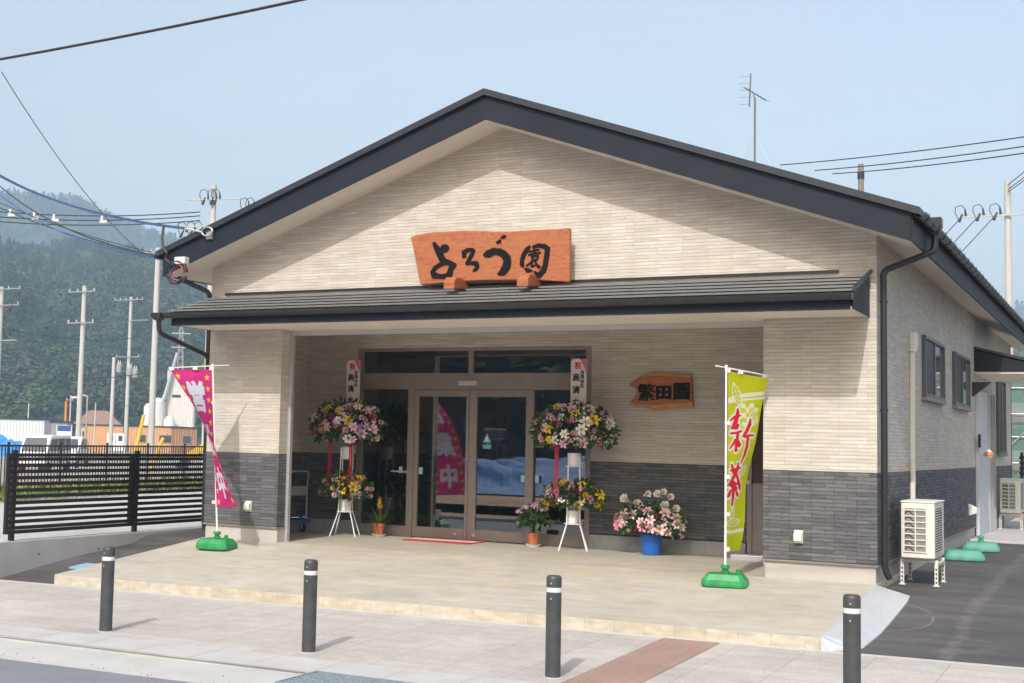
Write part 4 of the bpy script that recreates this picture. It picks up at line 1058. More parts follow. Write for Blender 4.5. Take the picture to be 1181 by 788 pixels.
def flower_stand(label, loc, seed, mixU, mixL):
    o = thing('flower_stand', label, 'flower stand', loc, 0, 'congratulatory flower stands by the entrance')
    for k in range(4):
        a = math.pi/4+math.pi/2*k+.35; c, s_ = math.cos(a), math.sin(a)
        q = MB(); q.tube([(.27*c, .27*s_, .0), (.125*c, .125*s_, .36), (.105*c, .105*s_, 1.30)], .0095, 7); q.obj('leg', WHITEP, o, smooth=True)
    for z, r_ in ((.36, .125), (1.14, .11)):
        q = MB(); q.tube([(r_*math.cos(t), r_*math.sin(t), z) for t in np.linspace(0, 2*math.pi, 25)], .007, 6, False); q.obj('hoop', WHITEP, o)
    for z in (.37, 1.15):
        q = MB(); q.lathe([(.082, z), (.095, z+.17), (.088, z+.17), (.07, z+.16)], 24); q.obj('flower_pail', WHITEP, o, smooth=True)
    arrangement(o, 'flower_arrangement', (0, -.02, 1.63), (.56, .36, .34), mixU, 92, seed, 1000, -.62)
    arrangement(o, 'flower_arrangement', (0, -.02, .70), (.42, .28, .22), mixL, 44, seed+50, 420, -.5)
    pl = MB(); x0, x1, z0, z1, y = -.115, .115, 1.75, 2.62, .12
    pl.box(x0, x1, y, y+.012, z0, z1); p_ = pl.obj('placard', PLAC, o)
    q = MB(); q.add([(x1-.10, y-.002, z1-.001), (x1-.001, y-.002, z1-.001), (x1-.001, y-.002, z1-.22), (x1-.045, y-.002, z1-.09)], [(0,1,2,3)]); q.add([(x0+.001, y-.002, z1-.001), (x0+.04, y-.002, z1-.001), (x0+.001, y-.002, z1-.04)], [(0,1,2)]); q.obj('placard_print', PLPK, p_)
    def col_text(chars, cx, ztop, size, pitch, mat, bold, name):
        for i, ch in enumerate(chars):
            mk = text_mask(ch, 40, bold); z = ztop-i*pitch
            mask_relief(mk, lambda c, r, d: (cx-size/2+c/40*size, y+d, z-r/40*size), -.001, -.004).obj(name, mat, p_)
    col_text('祝', -.012, z1-.04, .105, .11, REDINK, 1.6, 'lettering'); col_text('高清水', -.035, z1-.20, .115, .17, INK, 1.8, 'lettering'); col_text('有限会社', .055, z1-.155, .062, .062, INK, 1.2, 'lettering')
    q = MB(); rr = np.random.default_rng(seed)
    for k, xx in enumerate((-.2, -.17, .16, .19) if seed % 2 else (-.2, -.17)):
        q.add([(xx-.012, -.2, 1.45), (xx+.012, -.2, 1.45), (xx+.02, -.19, 1.1), (xx-.004, -.19, 1.1)], [(0,1,2,3)]); q.add([(xx-.004, -.19, 1.1), (xx+.02, -.19, 1.1), (xx+.002, -.22, .78), (xx-.022, -.22, .78)], [(0,1,2,3)])
    for a in np.linspace(0, math.pi*2, 6)[:-1]:
        q.tube([(-.18, -.24, 1.44), (-.18+.07*math.cos(a), -.27, 1.44+.05*math.sin(a)), (-.18+.1*math.cos(a+.3), -.25, 1.44+.08*math.sin(a+.3)), (-.18, -.24, 1.44)], .012, 5)
    q.obj('ribbon', RIB, o)
    return o
mixA = {('carnation','pink'): 5, ('carnation','pale'): 4, ('carnation','hot'): 3, ('lily','white'): 3, ('lily','yellow'): 4, ('lily','mauve'): 5, ('spray','purple'): 3, ('rose','hot'): 2, ('spray','pale'): 2, ('carnation','red'): 1}
mixB = {('carnation','pink'): 5, ('carnation','pale'): 5, ('carnation','hot'): 4, ('lily','white'): 6, ('lily','yellow'): 2, ('lily','mauve'): 4, ('spray','purple'): 2, ('rose','cream'): 1, ('spray','mauve'): 2, ('lily','pale'): 2}
mixC = {('lily','yellow'): 5, ('carnation','pale'): 5, ('carnation','pink'): 4, ('carnation','hot'): 2, ('rose','red'): 1, ('spray','pale'): 3, ('rose','cream'): 2}
mixD = {('lily','yellow'): 5, ('carnation','pale'): 4, ('carnation','pink'): 3, ('rose','yellow'): 3, ('rose','red'): 1, ('spray','pale'): 4, ('spray','white'): 3}
flower_stand('two tier flower stand beside the hand trolley, left of the glass doors', (1.25, 1.80, 0), 11, mixA, mixC)
flower_stand('two tier flower stand with red ribbons right of the glass doors', (4.84, 1.86, 0), 24, mixB, mixD)
# blue bucket of lilies
o = thing('flower_bucket', 'blue plastic bucket packed with white and pink lilies by the charcoal wall', 'bucket', (5.90, 1.98, 0))
q = MB(); q.lathe([(.115, 0), (.12, .01), (.145, .25), (.152, .25), (.152, .27), (.138, .27), (.11, .03)], 28); q.obj('bucket', M('blue_plastic', (.012,.12,.50), .35, .06, 8), o, smooth=True)
mixE = {('lily','mauve'): 6, ('lily','pale'): 7, ('lily','white'): 2, ('carnation','hot'): 2, ('rose','cream'): 3, ('rose','red'): 3, ('spray','white'): 2, ('lily','pink'): 4}
f_ = arrangement(o, 'flower_arrangement', (0, -.02, .43), (.46, .26, .22), mixE, 42, 77, 480, -.55, [LEAFD, LEAFM, LEAFM])
rng = np.random.default_rng(5)
for x, z, dx in ((-.33, .72, -.3), (-.18, .66, .5), (-.04, .80, .9), (.12, .80, -.2), (.18, .83, .5), (.28, .77, .4), (.22, .65, .0), (.35, .62, .6)):
    put_bloom(f_, 'trumpet', 'white', Vector((x, -.08, z)), Vector((dx, -.7, .35)).normalized(), rng, 1.5)
    q = MB(); q.tube([(x*.4, 0, .4), (x-dx*.06, -.0, z-.08)], .004, 4); q.obj('stem', STEM, f_)
# terracotta potted plants
TERC = M('terracotta', (.42,.13,.05), .7, .12, 12)
def pot(label, loc, cat='potted plant', name='potted_plant'):
    o = thing(name, label, cat, loc)
    q = MB(); q.lathe([(.065, .025), (.085, .165), (.092, .165), (.092, .195), (.08, .195), (.075, .15)], 24); q.obj('pot', TERC, o, smooth=True)
    q = MB(); q.lathe([(.08, 0), (.115, .035), (.11, .035), (.08, .012)], 24); q.obj('saucer', WHITEP, o, smooth=True)
    return o
o = pot('potted bromeliad with strap leaves and yellow spike in a terracotta pot', (1.66, 2.10, 0))
mb = MB(); rng = np.random.default_rng(3)
for k in range(34):
    a = rng.uniform(0, 6.28); l = rng.uniform(.32, .52); el = rng.uniform(.35, 1.35); pts = []
    for i in range(6):
        t = i/5; rr = l*t*math.cos(el)*(1+.25*t); z = .16+l*t*math.sin(el)-.22*l*t*t*(1.6-el*.6); w = .017*math.sin(math.pi*(.12+.86*t))**.7*(1-t*.5)
        for sg in (-1, 1): pts.append((rr*math.cos(a)-sg*w*math.sin(a), rr*math.sin(a)+sg*w*math.cos(a), z))
    mb.add(pts, [(2*i, 2*i+1, 2*i+3, 2*i+2) for i in range(5)])
mb.obj('foliage', LEAFY, o)
mb = MB()
for k in range(26):
    a = k*2.4; z = .42+.16*k/26; r_ = .05*(1-k/34)
    mb.cur = 1 if k > 22 else 0
    mb.add([(.0, 0, z-.03), (r_*.7*math.cos(a-.5), r_*.7*math.sin(a-.5), z), (r_*1.2*math.cos(a), r_*1.2*math.sin(a), z+.05), (r_*.7*math.cos(a+.5), r_*.7*math.sin(a+.5), z)], [(0,1,2,3)])
mb.tube([(0,0,.15), (0,0,.5)], .012, 6)
mb.obj('flower_spike', [PC['yellow'], PC['red']], o)
o = pot('potted hydrangea with mauve flower heads in a terracotta pot beside the right flower stand', (4.17, 2.05, 0))
rng = np.random.default_rng(8)
def place(rng):
    d = rnd_dir(rng, -.35); return Vector((0,0,.36))+Vector((d.x*.22, d.y*.2, d.z*.17))*rng.uniform(.4, 1), d
foliage(150, place, [LEAFM, LEAFD], rng, (.09, .15), .33).obj('foliage', [LEAFM, LEAFD], o)
for x, y, z in ((-.17, -.06, .47), (-.06, -.12, .53), (.06, -.1, .55), (.15, -.05, .51), (.02, .05, .57)):
    q = MB(); r2 = np.random.default_rng(int(z*100))
    for k in range(60):
        d = rnd_dir(r2, -.1); c = Vector((x, y, z))+Vector((d.x*.075, d.y*.075, d.z*.05)); t = d.cross(Vector((.3,.2,1))).normalized(); b = d.cross(t); s_ = .014
        q.add([c-t*s_, c-b*s_, c+t*s_, c+b*s_], [(0,1,2,3)])
    q.obj('flower_head', PC['mauve'], o)
#@@REST
# ------------------------------------------------------------------ porch small things
o = thing('door_mat', 'red door mat with a white band in front of the glass doors', 'door mat', (2.78, 2.02, .0))
q = MB(); q.box(-.52, .56, -.32, .32, .002, .012); q.obj('mat', M('red_carpet', (.50,.02,.035), .95, .15, 60, .3, 200), o, bevel=.003)
q = MB(); q.box(-.50, .54, -.12, .12, .0125, .0145); q.obj('band', M('white_carpet', (.62,.58,.55), .95, .12, 60), o)
o = thing('platform_trolley', 'blue platform hand trolley with silver folding handle parked inside the porch', 'trolley', (.37, 1.80, 0), R(-20))
q = MB(); q.box(-.70, .06, -.245, .245, .155, .195); q.obj('deck', M('trolley_blue', (.015,.10,.42), .45, .1, 10), o, bevel=.015)
q = MB(); q.box(-.66, .02, -.21, .21, .196, .201); q.obj('deck_mat', BLACKP, o)
q = MB(); q.tube(rounded([(.0, -.2, .19), (.0, -.2, .72), (.08, -.17, .93), (.08, .17, .93), (.0, .2, .72), (.0, .2, .19)], .06), .014, 10); h_ = q.obj('handle', GALV, o, smooth=True)
q = MB(); q.box(-.008, .008, -.19, .19, .56, .70); q.obj('handle_plate', M('plate_grey', (.30,.29,.28), .5), h_)
for x in (-.56, -.06):
    for y in (-.19, .19):
        q = MB(); q.lathe([(.02, -.016), (.058, -.016), (.062, -.008), (.062, .008), (.058, .016), (.02, .016)], 20, (x, y, .063), 'y'); w_ = q.obj('wheel', BLACKP, o, smooth=True)
        q = MB(); q.box(x-.02, x+.02, y-.024, y-.018, .05, .154); q.box(x-.02, x+.02, y+.018, y+.024, .05, .154); q.obj('wheel_fork', GALV, w_)
# step ramp by the right edge of the terrace
mb = MB(); RX0, RX1 = 9.105, 9.46; ysr = [-2.98, -2.86, -2.7, -2.0, -1.0, -.35, -.06]
vs = []
for i, y in enumerate(ys := ysr):
    xi = RX1 if i > 2 else RX0+(RX1-RX0)*(.30, .62, .9)[i]
    if i == len(ysr)-1: xi = RX1-.02
    vs += [(RX0, y, zt(9.1, y)+.006), (xi, y, zl(9.5, y)+.012), (RX0, y, zl(9.5, y)-.05), (xi, y, zl(9.5, y)-.05)]
n = len(ysr)
mb.add(vs, [(i*4, i*4+1, i*4+5, i*4+4) for i in range(n-1)]+[(i*4+1, i*4+3, i*4+7, i*4+5) for i in range(n-1)]+[(0,2,3,1), ((n-1)*4, (n-1)*4+1, (n-1)*4+3, (n-1)*4+2)])
tag(mb.obj('kerb_ramp', M('silver_rubber', (.46,.49,.52), .38, .06, 4, .1, 40, stretch=(6,1,1)), bevel=.008), 'pale silver step ramp along the right edge of the terrace', 'ramp')
# bollards
o = thing('bollard', 'charcoal bollard with white band, nearest the left end of the pavement', 'bollard', (2.98, -5.446, zp(2.98, -5.446)), 0, 'charcoal bollards along the kerb')
q = MB(); q.lathe([(.061, 0), (.061, .672)], 28); q.lathe([(.061, .706), (.061, .775), (.058, .79), (.048, .80), (0, .804)], 28); q.obj('post', BOLL, o, smooth=True)
q = MB(); q.lathe([(.0605, .668), (.0615, .673), (.0615, .705), (.0605, .709)], 28); q.obj('reflective_band', BAND, o, smooth=True)
q = MB(); q.lathe([(.007, 0), (.007, -.004), (0, -.005)], 10, (0, -.061, .74), 'y'); q.lathe([(.007, 0), (.007, -.004), (0, -.005)], 10, (0, -.061, .62), 'y'); q.obj('screw', GALV, o)
q = MB(); q.lathe([(.0, .0), (.085, .0), (.085, .006), (.062, .008)], 24); q.obj('foot_mortar', KERB, o)
for k, lb in enumerate(('charcoal bollard with white band, in front of the glass doors left half', 'charcoal bollard with white band, just left of the red paving strip', 'charcoal bollard with white band, in front of the silver step ramp')):
    x, y = 2.98+2.278*(k+1), -5.446+.023*(k+1); dup(o, (x, y, zp(x, y)), lb)
# drain grating in the gutter, water valve lid
o = thing('drain_grate', 'grey steel grating set in the roadside gutter', 'grating', (6.62, -6.52, -.413))
q = MB()
for k in range(10): q.box(-.75, .75, -.27+.06*k-.006, -.27+.06*k+.006, -.03, .002)
for k in range(30): q.box(-.74+.05*k-.004, -.74+.05*k+.004, -.28, .28, -.03, -.002)
GRM = M('grate_steel', (.22,.27,.31), .5, .15, 20)
q.obj('grate_bars', GRM, o)
q = MB(); q.box(-.77, .77, -.30, -.285, -.03, .004); q.box(-.77, .77, .285, .30, -.03, .004); q.box(-.77, -.752, -.284, .284, -.03, .004); q.box(.752, .77, -.284, .284, -.03, .004); q.obj('grate_frame', GRM, o)
q = MB(); q.box(-.75, .75, -.284, .284, -.032, -.031); q.obj('drain_pit', BLACKP, o)
mb = MB(); mb.prism([(-.53, -2.14), (-.27, -2.14), (-.27, -1.80), (-.53, -1.80)], -.02, .012, lambda a, b, d: (a, b, zlf(-.4, -1.97)+(b+1.97)*.085+d))
tag(mb.obj('valve_cover', M('pale_blue_paint', (.22,.45,.62), .5)), 'pale blue rectangular cover on the asphalt by the concrete wall', 'cover')
# retaining wall and louvre fence
mb = MB(); mb.box(-1.18, -1.0, -4.6, 17, -.8, .03); w_ = mb.obj('retaining_wall', CONC, bevel=.01); tag(w_, 'low grey concrete retaining wall left of the shop', 'wall')
q = MB()
for y in (-2.2, -1.05, .1, 1.2):
    for dz in (-.16,): q.lathe([(.014, 0), (.014, .002), (0, .0021)], 12, (-1.0, y, dz), 'x')
q.obj('form_hole', BLACKP, w_)
o = thing('louvre_fence', 'black horizontal slat fence standing on the concrete wall', 'fence', (-1.09, 0, .03))
posts = [-2.62, -.20, 2.0, 4.2]
pan = [(-2.80, -.36), (-.34, 2.06), (2.08, 4.46)]
for y in posts:
    q = MB(); q.box(-.03, .03, y-.028, y+.028, -.06, 1.16); q.obj('post', FENCEM, o)
for a, b in pan:
    q = MB(); z0, z1 = .09, 1.12
    q.box(.032, .075, a, b, z1-.045, z1); q.box(.032, .075, a, b, z0, z0+.045)
    q.box(.032, .075, a, a+.045, z0+.046, z1-.046); q.box(.032, .075, b-.045, b, z0+.046, z1-.046); f_ = q.obj('panel_frame', FENCEM, o)
    q = MB()
    for k in range(12): z = z0+.075+k*(z1-z0-.15)/11; q.box(.036, .070, a+.046, b-.046, z-.023, z+.023)
    q.obj('slats', FENCEM, f_)
    for t in (1/3, 2/3):
        pass
o = thing('bar_fence', 'long black vertical bar fence across the gravel lot behind the slat fence', 'fence', (0, 0, 0))
pa, pb = Vector((-7.6, -1.0, 0)), Vector((-12.6, 24.0, 0)); dd = (pb-pa); ln = dd.length; dd.normalize(); nn = Vector((-dd.y, dd.x, 0))
q = MB()
for z in (1.12, .16): c = (pa+pb)/2+Vector((0,0,z)); q.obox(c, dd*ln/2, nn*.016, (0,0,.02))
q.obj('rail', FENCEM, o)
q = MB(); k = 0
while k*.125 < ln: c = pa+dd*k*.125; q.obox(c+Vector((0,0,.64)), dd*.009, nn*.009, (0,0,.459)); k += 1
q.obj('bars', FENCEM, o)
k = 0
while k*2. < ln:
    c = pa+dd*(k*2.+.06); q = MB(); q.obox(c+Vector((0,0,.6))-nn*.035, dd*.025, nn*.018, (0,0,.6)); q.obj('post', FENCEM, o); k += 1
rng = np.random.default_rng(12)
def wplace(rng):
    p = pa+dd*rng.uniform(0, ln)+nn*rng.normal()*.35; return Vector((p.x, p.y, rng.uniform(0, .05))), Vector((rng.normal()*.3, rng.normal()*.3, 1))
wd = foliage(3800, wplace, [LEAFM, leafmat('dry_weed', (.24,.20,.06), .3)], rng, (.10, .42), .09).obj('weeds', [LEAFM, bpy.data.materials['dry_weed']]); struct(wd, 'stuff'); tag(wd, 'yellow green weeds growing along the foot of the bar fence', 'weeds')
# air conditioners
def aircon(label, loc):
    o = thing('air_conditioner', label, 'air conditioner', loc, 0, 'outdoor air conditioning units on steel stands')
    w, d, h, z0 = .36, .80, .64, .29                    # x width (from wall), y length, front grille faces +x side and street side
    q = MB(); q.box(-w/2, w/2, -d/2, d/2, z0+.02, z0+h); c_ = q.obj('casing', IVORY, o, bevel=.012)
    q = MB(); q.box(-w/2-.006, w/2+.008, -d/2-.006, d/2+.006, z0+h+.001, z0+h+.022); q.obj('top_cover', IVORY, c_, bevel=.008)
    q = MB(); q.box(-.145, .09, -d/2-.006, -d/2-.001, z0+.09, z0+h-.06); q.obj('coil_opening', M('coil_grey', (.22,.22,.22), .6, .2, 40), c_)
    q = MB()
    for k in range(8): z = z0+.085+k*.067; q.box(-.15, .095, -d/2-.016, -d/2-.007, z, z+.012)
    for x in (-.152, -.03, .088): q.box(x, x+.012, -d/2-.015, -d/2-.007, z0+.08, z0+h-.055)
    q.obj('coil_guard', IVORY, c_)
    q = MB()
    for k in range(7): z = z0+.10+k*.067; q.tube([(-.135+.05*t, -d/2-.0065, z+.045*math.sin(math.pi*min(1, t*.5+.12))) for t in (0, .4, .8, 1.2, 1.6, 2.0)], .006, 5)
    q.obj('coil_bends', BLACKP, c_)
    q = MB(); q.box(w/2+.001, w/2+.004, -d/2+.06, d/2-.2, z0+.08, z0+h-.06); q.obj('fan_opening', BLACKP, c_)
    q = MB()
    for k in range(18): z = z0+.085+k*.028; q.box(w/2+.005, w/2+.014, -d/2+.06, d/2-.2, z, z+.007)
    q.obj('fan_grille', IVORY, c_)
    q = MB()
    for k in range(5):
        a = k*1.2566; c0 = Vector((w/2-.02+.024, -.07, z0+.31)); 
        q.add([c0, c0+Vector((0, .2*math.cos(a), .2*math.sin(a))), c0+Vector((.0, .2*math.cos(a+.7), .2*math.sin(a+.7)))], [(0,1,2)])
    q.obj('fan', M('fan_grey', (.15,.15,.155), .5), c_)
    q = MB()
    for y in (-.27, .27): q.box(-.2, .2, y-.02, y+.02, z0-.03, z0-.001)
    q.box(-.2, -.165, -.3, .3, z0-.06, z0-.031); q.box(.165, .2, -.3, .3, z0-.06, z0-.031)
    s_ = q.obj('stand_rail', IVORY, o)
    for x in (-.182, .182):
        for y in (-.29, .29):
            q = MB(); q.box(x-.018, x+.018, y-.018, y+.018, .008, z0-.061); q.box(x-.035, x+.035, y-.04, y+.04, 0, .007); q.cur = 1
            for k in range(4): q.box(x-.008, x+.008, y-.0195, y-.0182, .03+k*.048, .055+k*.048)
            q.obj('stand_leg', [IVORY, BLACKP], o)
    return o
a0 = aircon('ivory air conditioner on a steel stand by the black downpipe', (9.40, 1.22, -.058))
dup(a0, (9.42, 12.95, .036), 'ivory air conditioner on a steel stand beyond the side door')
# spare banner bases
def base(label, loc, rz, mat):
    o = thing('water_weight', label, 'banner weight', loc, rz, 'spare green banner weights by the side wall')
    hx, hy, cc = .25, .19, .22; q = MB(); vs = []
    for k, z in ((1.0, 0), (1.03, .03), (1.0, .075), (.80, .135), (.76, .14)):
        for a, b in ((1-cc, 1), (1, 1-cc), (1, -1+cc), (1-cc, -1), (-1+cc, -1), (-1, -1+cc), (-1, 1-cc), (-1+cc, 1)): vs.append((a*hx*k, b*hy*k, z))
    q.add(vs, [(i*8+j, i*8+(j+1) % 8, (i+1)*8+(j+1) % 8, (i+1)*8+j) for i in range(4) for j in range(8)]+[tuple(32+j for j in range(8)), tuple(range(8))[::-1]])
    q.obj('weight', mat, o, bevel=.012, smooth=True); return o
o = base('faded green banner base lying flat on the asphalt nearer the street', (9.47, 4.55, -.01), R(14), GREENF)
o2 = base('faded green banner base with upright knob beside the concrete landing', (9.50, 6.5, -.006), R(5), GREENF)
q = MB(); q.lathe([(.045, .13), (.045, .165), (.03, .175), (.032, .19), (.05, .195), (.05, .225), (.03, .235)], 16); q.obj('pole_socket', GREENF, o2, smooth=True)
# hanging striped duster near the side door
o = thing('striped_lantern', 'small orange and white striped cone hanging by the side door', 'hanging ornament', (9.30, 9.9, 1.42)); o.scale = (.55, .55, .55)
q = MB(); q.lathe([(.02, .20), (.06, .16), (.10, .11)], 16); q.obj('hood', WHITEP, o, smooth=True)
q = MB(); q.lathe([(.10, .109), (.15, .05), (.155, .0), (.13, -.02)], 16); q.obj('skirt', M('orange_plastic', (.62,.22,.04), .5), o, smooth=True)
q = MB(); q.lathe([(.128, -.021), (.09, -.08), (.02, -.11)], 16); q.obj('tip', WHITEP, o, smooth=True)
q = MB(); q.tube([(0,0,.2), (-.12,0,.45), (-.2,0,.5)], .008, 5); q.obj('hook', GALV, o)

# ------------------------------------------------------------------ service drop on the left bargeboard
o = thing('service_entrance', 'white service box with looped black, blue and red cables at the left eave', 'junction box', (-.12, -.66, 3.82))
q = MB(); q.box(-.02, .16, -.05, .07, -.01, .09); q.obj('box', IVORY, o, bevel=.012)
rng = np.random.default_rng(4)
for k in range(5):
    r_ = .13+.03*rng.uniform(-1, 1); q = MB()
    q.tube([(-.02+r_*1.0*math.cos(t)+.02*k, -.02+.03*math.sin(2*t+k), -.13+r_*math.sin(t)) for t in np.linspace(0, 5.8, 22)], .008 if k in (1, 3) else .013, 6); q.obj('cable_loop', (CABLE, CABBL, CABLE, CABRD, CABLE)[k], o, smooth=True)
o = thing('cable_clamp', 'steel cable clamp bolted on the left bargeboard', 'clamp', (.35, -.62, 4.25))
q = MB(); q.tube([(.02+.09*math.cos(t), -.03, .06*math.sin(t)) for t in np.linspace(0, 6.28, 17)], .011, 6); q.tube([(-.08, -.02, 0), (-.35, -.05, .06)], .016, 6); q.obj('hook', GALV, o, smooth=True)
q = MB(); q.box(-.02, .08, .0, .04, -.10, .10); q.obj('plate', GALV, o)

# ------------------------------------------------------------------ utility poles and wires
def upole(label, loc, h, arms, r=.19, extras=(), step=False, mat=POLEC, name='utility_pole', rz=0.):
    o = thing(name, label, 'utility pole', loc, rz)
    q = MB(); q.tube([(0,0,-.3), (0,0,h*.5), (0,0,h)], [r, r*.86, r*.72], 14); q.obj('pole', mat, o, smooth=True)
    for z, x0, x1, ins in arms:
        q = MB(); q.box(x0, x1, -r-.09, -r-.005, z-.035, z+.035); a_ = q.obj('crossarm', GALV, o)
        for x in np.linspace(x0+.1, x1-.1, ins) if ins else ():
            q = MB(); q.lathe([(.02, .035), (.04, .05), (.055, .10), (.035, .12), (.055, .15), (.03, .18), (.032, .21), (0, .22)], 10, (x, -r-.05, z)); q.obj('insulator', CERAM, a_, smooth=True)
    for ex in extras:
        if ex[0] == 'can':
            q = MB(); q.lathe([(.0, 0), (.24, .0), (.26, .05), (.26, .75), (.2, .82), (0, .84)], 16, (ex[2], -r-.1, ex[1])); c_ = q.obj('transformer', M('transformer_grey', (.32,.34,.36), .5), o, smooth=True)
            q = MB()
            for dx in (-.12, .12): q.lathe([(.05, .8), (.07, .9), (.04, 1.0), (.06, 1.1), (0, 1.15)], 8, (ex[2]+dx, -r-.1, ex[1]))
            q.obj('bushing', CERAM, c_, smooth=True)
        if ex[0] == 'lamp':
            q = MB(); q.tube([(0, -r, ex[1]), (ex[2]*.6, -r, ex[1]+.25), (ex[2], -r, ex[1]+.2)], .04, 6); q.obox((ex[2]+.15, -r, ex[1]+.17), (.25,0,0), (0,.1,0), (0,0,.05)); q.obj('lamp_arm', GALV, o)
        if ex[0] == 'switch':
            for x in ex[2]:
                q = MB(); q.tube([(x, -r-.05, ex[1]), (x-.15, -r-.1, ex[1]-.38)], [.045, .075], 8); q.tube([(x+.12, -r-.05, ex[1]+.25), (x+.16, -r-.05, ex[1]-.1)], [.035, .065], 8); q.obj('cutout_switch', CABLE, o, smooth=True)
                q = MB(); q.tube([(x+.12, -r-.05, ex[1]+.27), (x-.05, -r-.05, ex[1]+.45), (x-.3, -r-.05, ex[1]+.36), (x-.33, -r-.05, ex[1]+.1), (x-.15, -r-.1, ex[1]-.3)], .022, 5); q.obj('jumper_wire', CABLE, o, smooth=True)
        if ex[0] == 'band': 
            q = MB(); q.lathe([(r*.9, ex[1]), (r*.9, ex[1]+.25)], 14); q.obj('band', CABLE, o)
    if step:
        for k in range(11): sgn = 1 if k % 2 else -1; q = MB(); q.tube([(0, 0, 3+k*.9), (sgn*(r+.2), 0, 3+k*.9)], .015, 5); q.obj('step_bolt', GALV, o)
    return o
GZ = -.72
upole('tall pale concrete utility pole with two white crossarms standing left of the orange prefab offices', (-49.1, 51.5, GZ), 11.7, [(11.3, -1.15, 1.15, 4), (9.25, -1.15, 1.15, 4)], .19)
upole('thick concrete pole rising behind the porch gutter hopper', (-42.9, 51.3, GZ), 13.9, [(13.6, -.9, .6, 4)], .22)
upole('utility pole with transformers and thin white crossarms behind the prefab offices', (-73.5, 85, GZ), 15.2, [(14.9, -1.9, 1.7, 6), (12.9, .1, 2.4, 0), (9.4, -1.4, 1.5, 2)], .20, (('can', 7.9, -.9), ('can', 7.4, 1.1), ('can', 7.6, .45), ('switch', 8.8, (-1.3,)), ('band', 4.6)))
upole('short bare concrete pole between two taller poles', (-55.0, 61.5, GZ), 7.7, [], .17)
upole('concrete utility pole with switchgear at the left edge of the picture', (-62.2, 57.1, GZ), 12.7, [(12.5, -.3, 2.1, 3), (11.3, -.3, 2.0, 2), (8.7, -.2, 1.9, 0)], .19, (('switch', 11.2, (1.2,)), ('switch', 9.4, (.8, 1.4))))
upole('concrete pole with dark switchgear on crossed arms peeping over the left roof slope', (-30.4, 40.3, GZ), 15.1, [(14.3, -1.4, 1.6, 0), (12.9, -2.0, .9, 2)], .19, (('switch', 14.4, (-.35, .1, .3)), ('switch', 13.9, (1.9, 2.2)), ('switch', 12.7, (-1.5, -1.0, -.6))), rz=R(15))
upole('concrete utility pole with three black switches on its arm right of the shop roof', (6.07, 54.8, GZ), 15.3, [(13.6, -2.3, .8, 0)], .2, (('switch', 13.75, (-2.0, -1.2, -.45)),), True)
upole('narrow dark pole top poking above the roof beside the antenna', (2.62, 35.9, GZ), 12.75, [], .14, (('band', 12.2),), mat=M('weathered_pole', (.20,.175,.16), .8))
for lb, x, y, h in (('thin lattice signal pole far left before the wooded hill', -86.6, 91.5, 5.0), ('thin bare pole far off before the wooded hill', -84.5, 93.0, 4.3), ('small white pole far left of the others, short and thin', -95.5, 88.5, 4.2), ('small white pole above the white container', -92.0, 91.0, 4.1)):
    upole(lb, (x, y, GZ), h+.9, [(h+.4, -.5, .5, 2)] if 'lattice' in lb else [], .09, name='signal_pole')
o = thing('street_lamp', 'small grey street lamp standing far off before the hill', 'street lamp', (-70.6, 76.2, GZ))
q = MB(); q.tube([(0,0,0), (0,0,5.3)], .07, 8); q.obj('pole', GALV, o); q = MB(); q.tube([(0,0,5.3), (-.5,0,5.4), (-1.2,0,5.25)], .05, 6); q.obox((-1.35,0,5.2), (.4,0,0), (0,.15,0), (0,0,.08)); q.obj('lamp_head', CERAM, o)
o = thing('orange_mast', 'plain orange pole standing behind the blue and white board', 'pole', (-72.25, 75.3, GZ))
q = MB(); q.tube([(0,0,0), (0,0,4.8)], .10, 8); q.obj('mast', M('orange_paint', (.75,.22,.03), .5), o)
o = thing('guy_guard', 'yellow guy wire guards beside the thick concrete pole', 'guy wire guard', (-43.6, 50.4, GZ))
for a, b in (((0,0,0), (.55,.3,3.3)), ((1.2,.4,0), (1.9,.6,1.9))): q = MB(); q.tube([a, b], .11, 8); q.obj('guard_tube', M('yellow_plastic', (.72,.45,.02), .5), o)

def wire(label, p0, p1, sag, r=.012, mat=CABLE, n=24, group='overhead wires', name='overhead_wire'):
    p0, p1 = Vector(p0), Vector(p1); q = MB()
    q.tube([p0.lerp(p1, i/n)-Vector((0,0,sag*4*(i/n)*(1-i/n))) for i in range(n+1)], r, 5)
    o = q.obj(name, mat); tag(o, label, 'wire', group); return o
#  thick street cable, near
wire('thick twisted cable crossing the top left corner above the street', (-16, -6.0, 6.25), (16, -6.0, 6.2), 1.13, .014, n=40)
wire('black and blue service cable running to the clamp on the left bargeboard', (-10.51, 6.06, 7.09), (.0, -.68, 4.31), .18, .02)
wire('blue strand twisted along the service cable to the bargeboard clamp', (-10.51, 6.03, 7.06), (.0, -.71, 4.30), .17, .011, CABBL)
q = MB(); q.tube([(-.42, -.62, 4.38), (-.41, -.66, 4.2), (-.37, -.67, 4.05), (-.3, -.67, 3.98), (-.33, -.66, 3.9), (-.26, -.66, 3.84)], .02, 6); tag(q.obj('drop_cable', CABLE, smooth=True), 'black cable dropping from the service line to the white box', 'wire')
wire('double service cable meeting the roof corner at the left gutter end', (-10.51, 6.08, 6.84), (-.55, -.62, 3.96), .22, .013)
wire('blue lower service cable meeting the roof corner', (-10.51, 6.0, 6.70), (-.55, -.6, 3.93), .24, .012, CABBL)
wire('thin straight wire slanting steeply down over the hills to the roof corner', (-21.5, 16.6, 13.35), (-27.2, 31.0, 9.4), .5, .016)
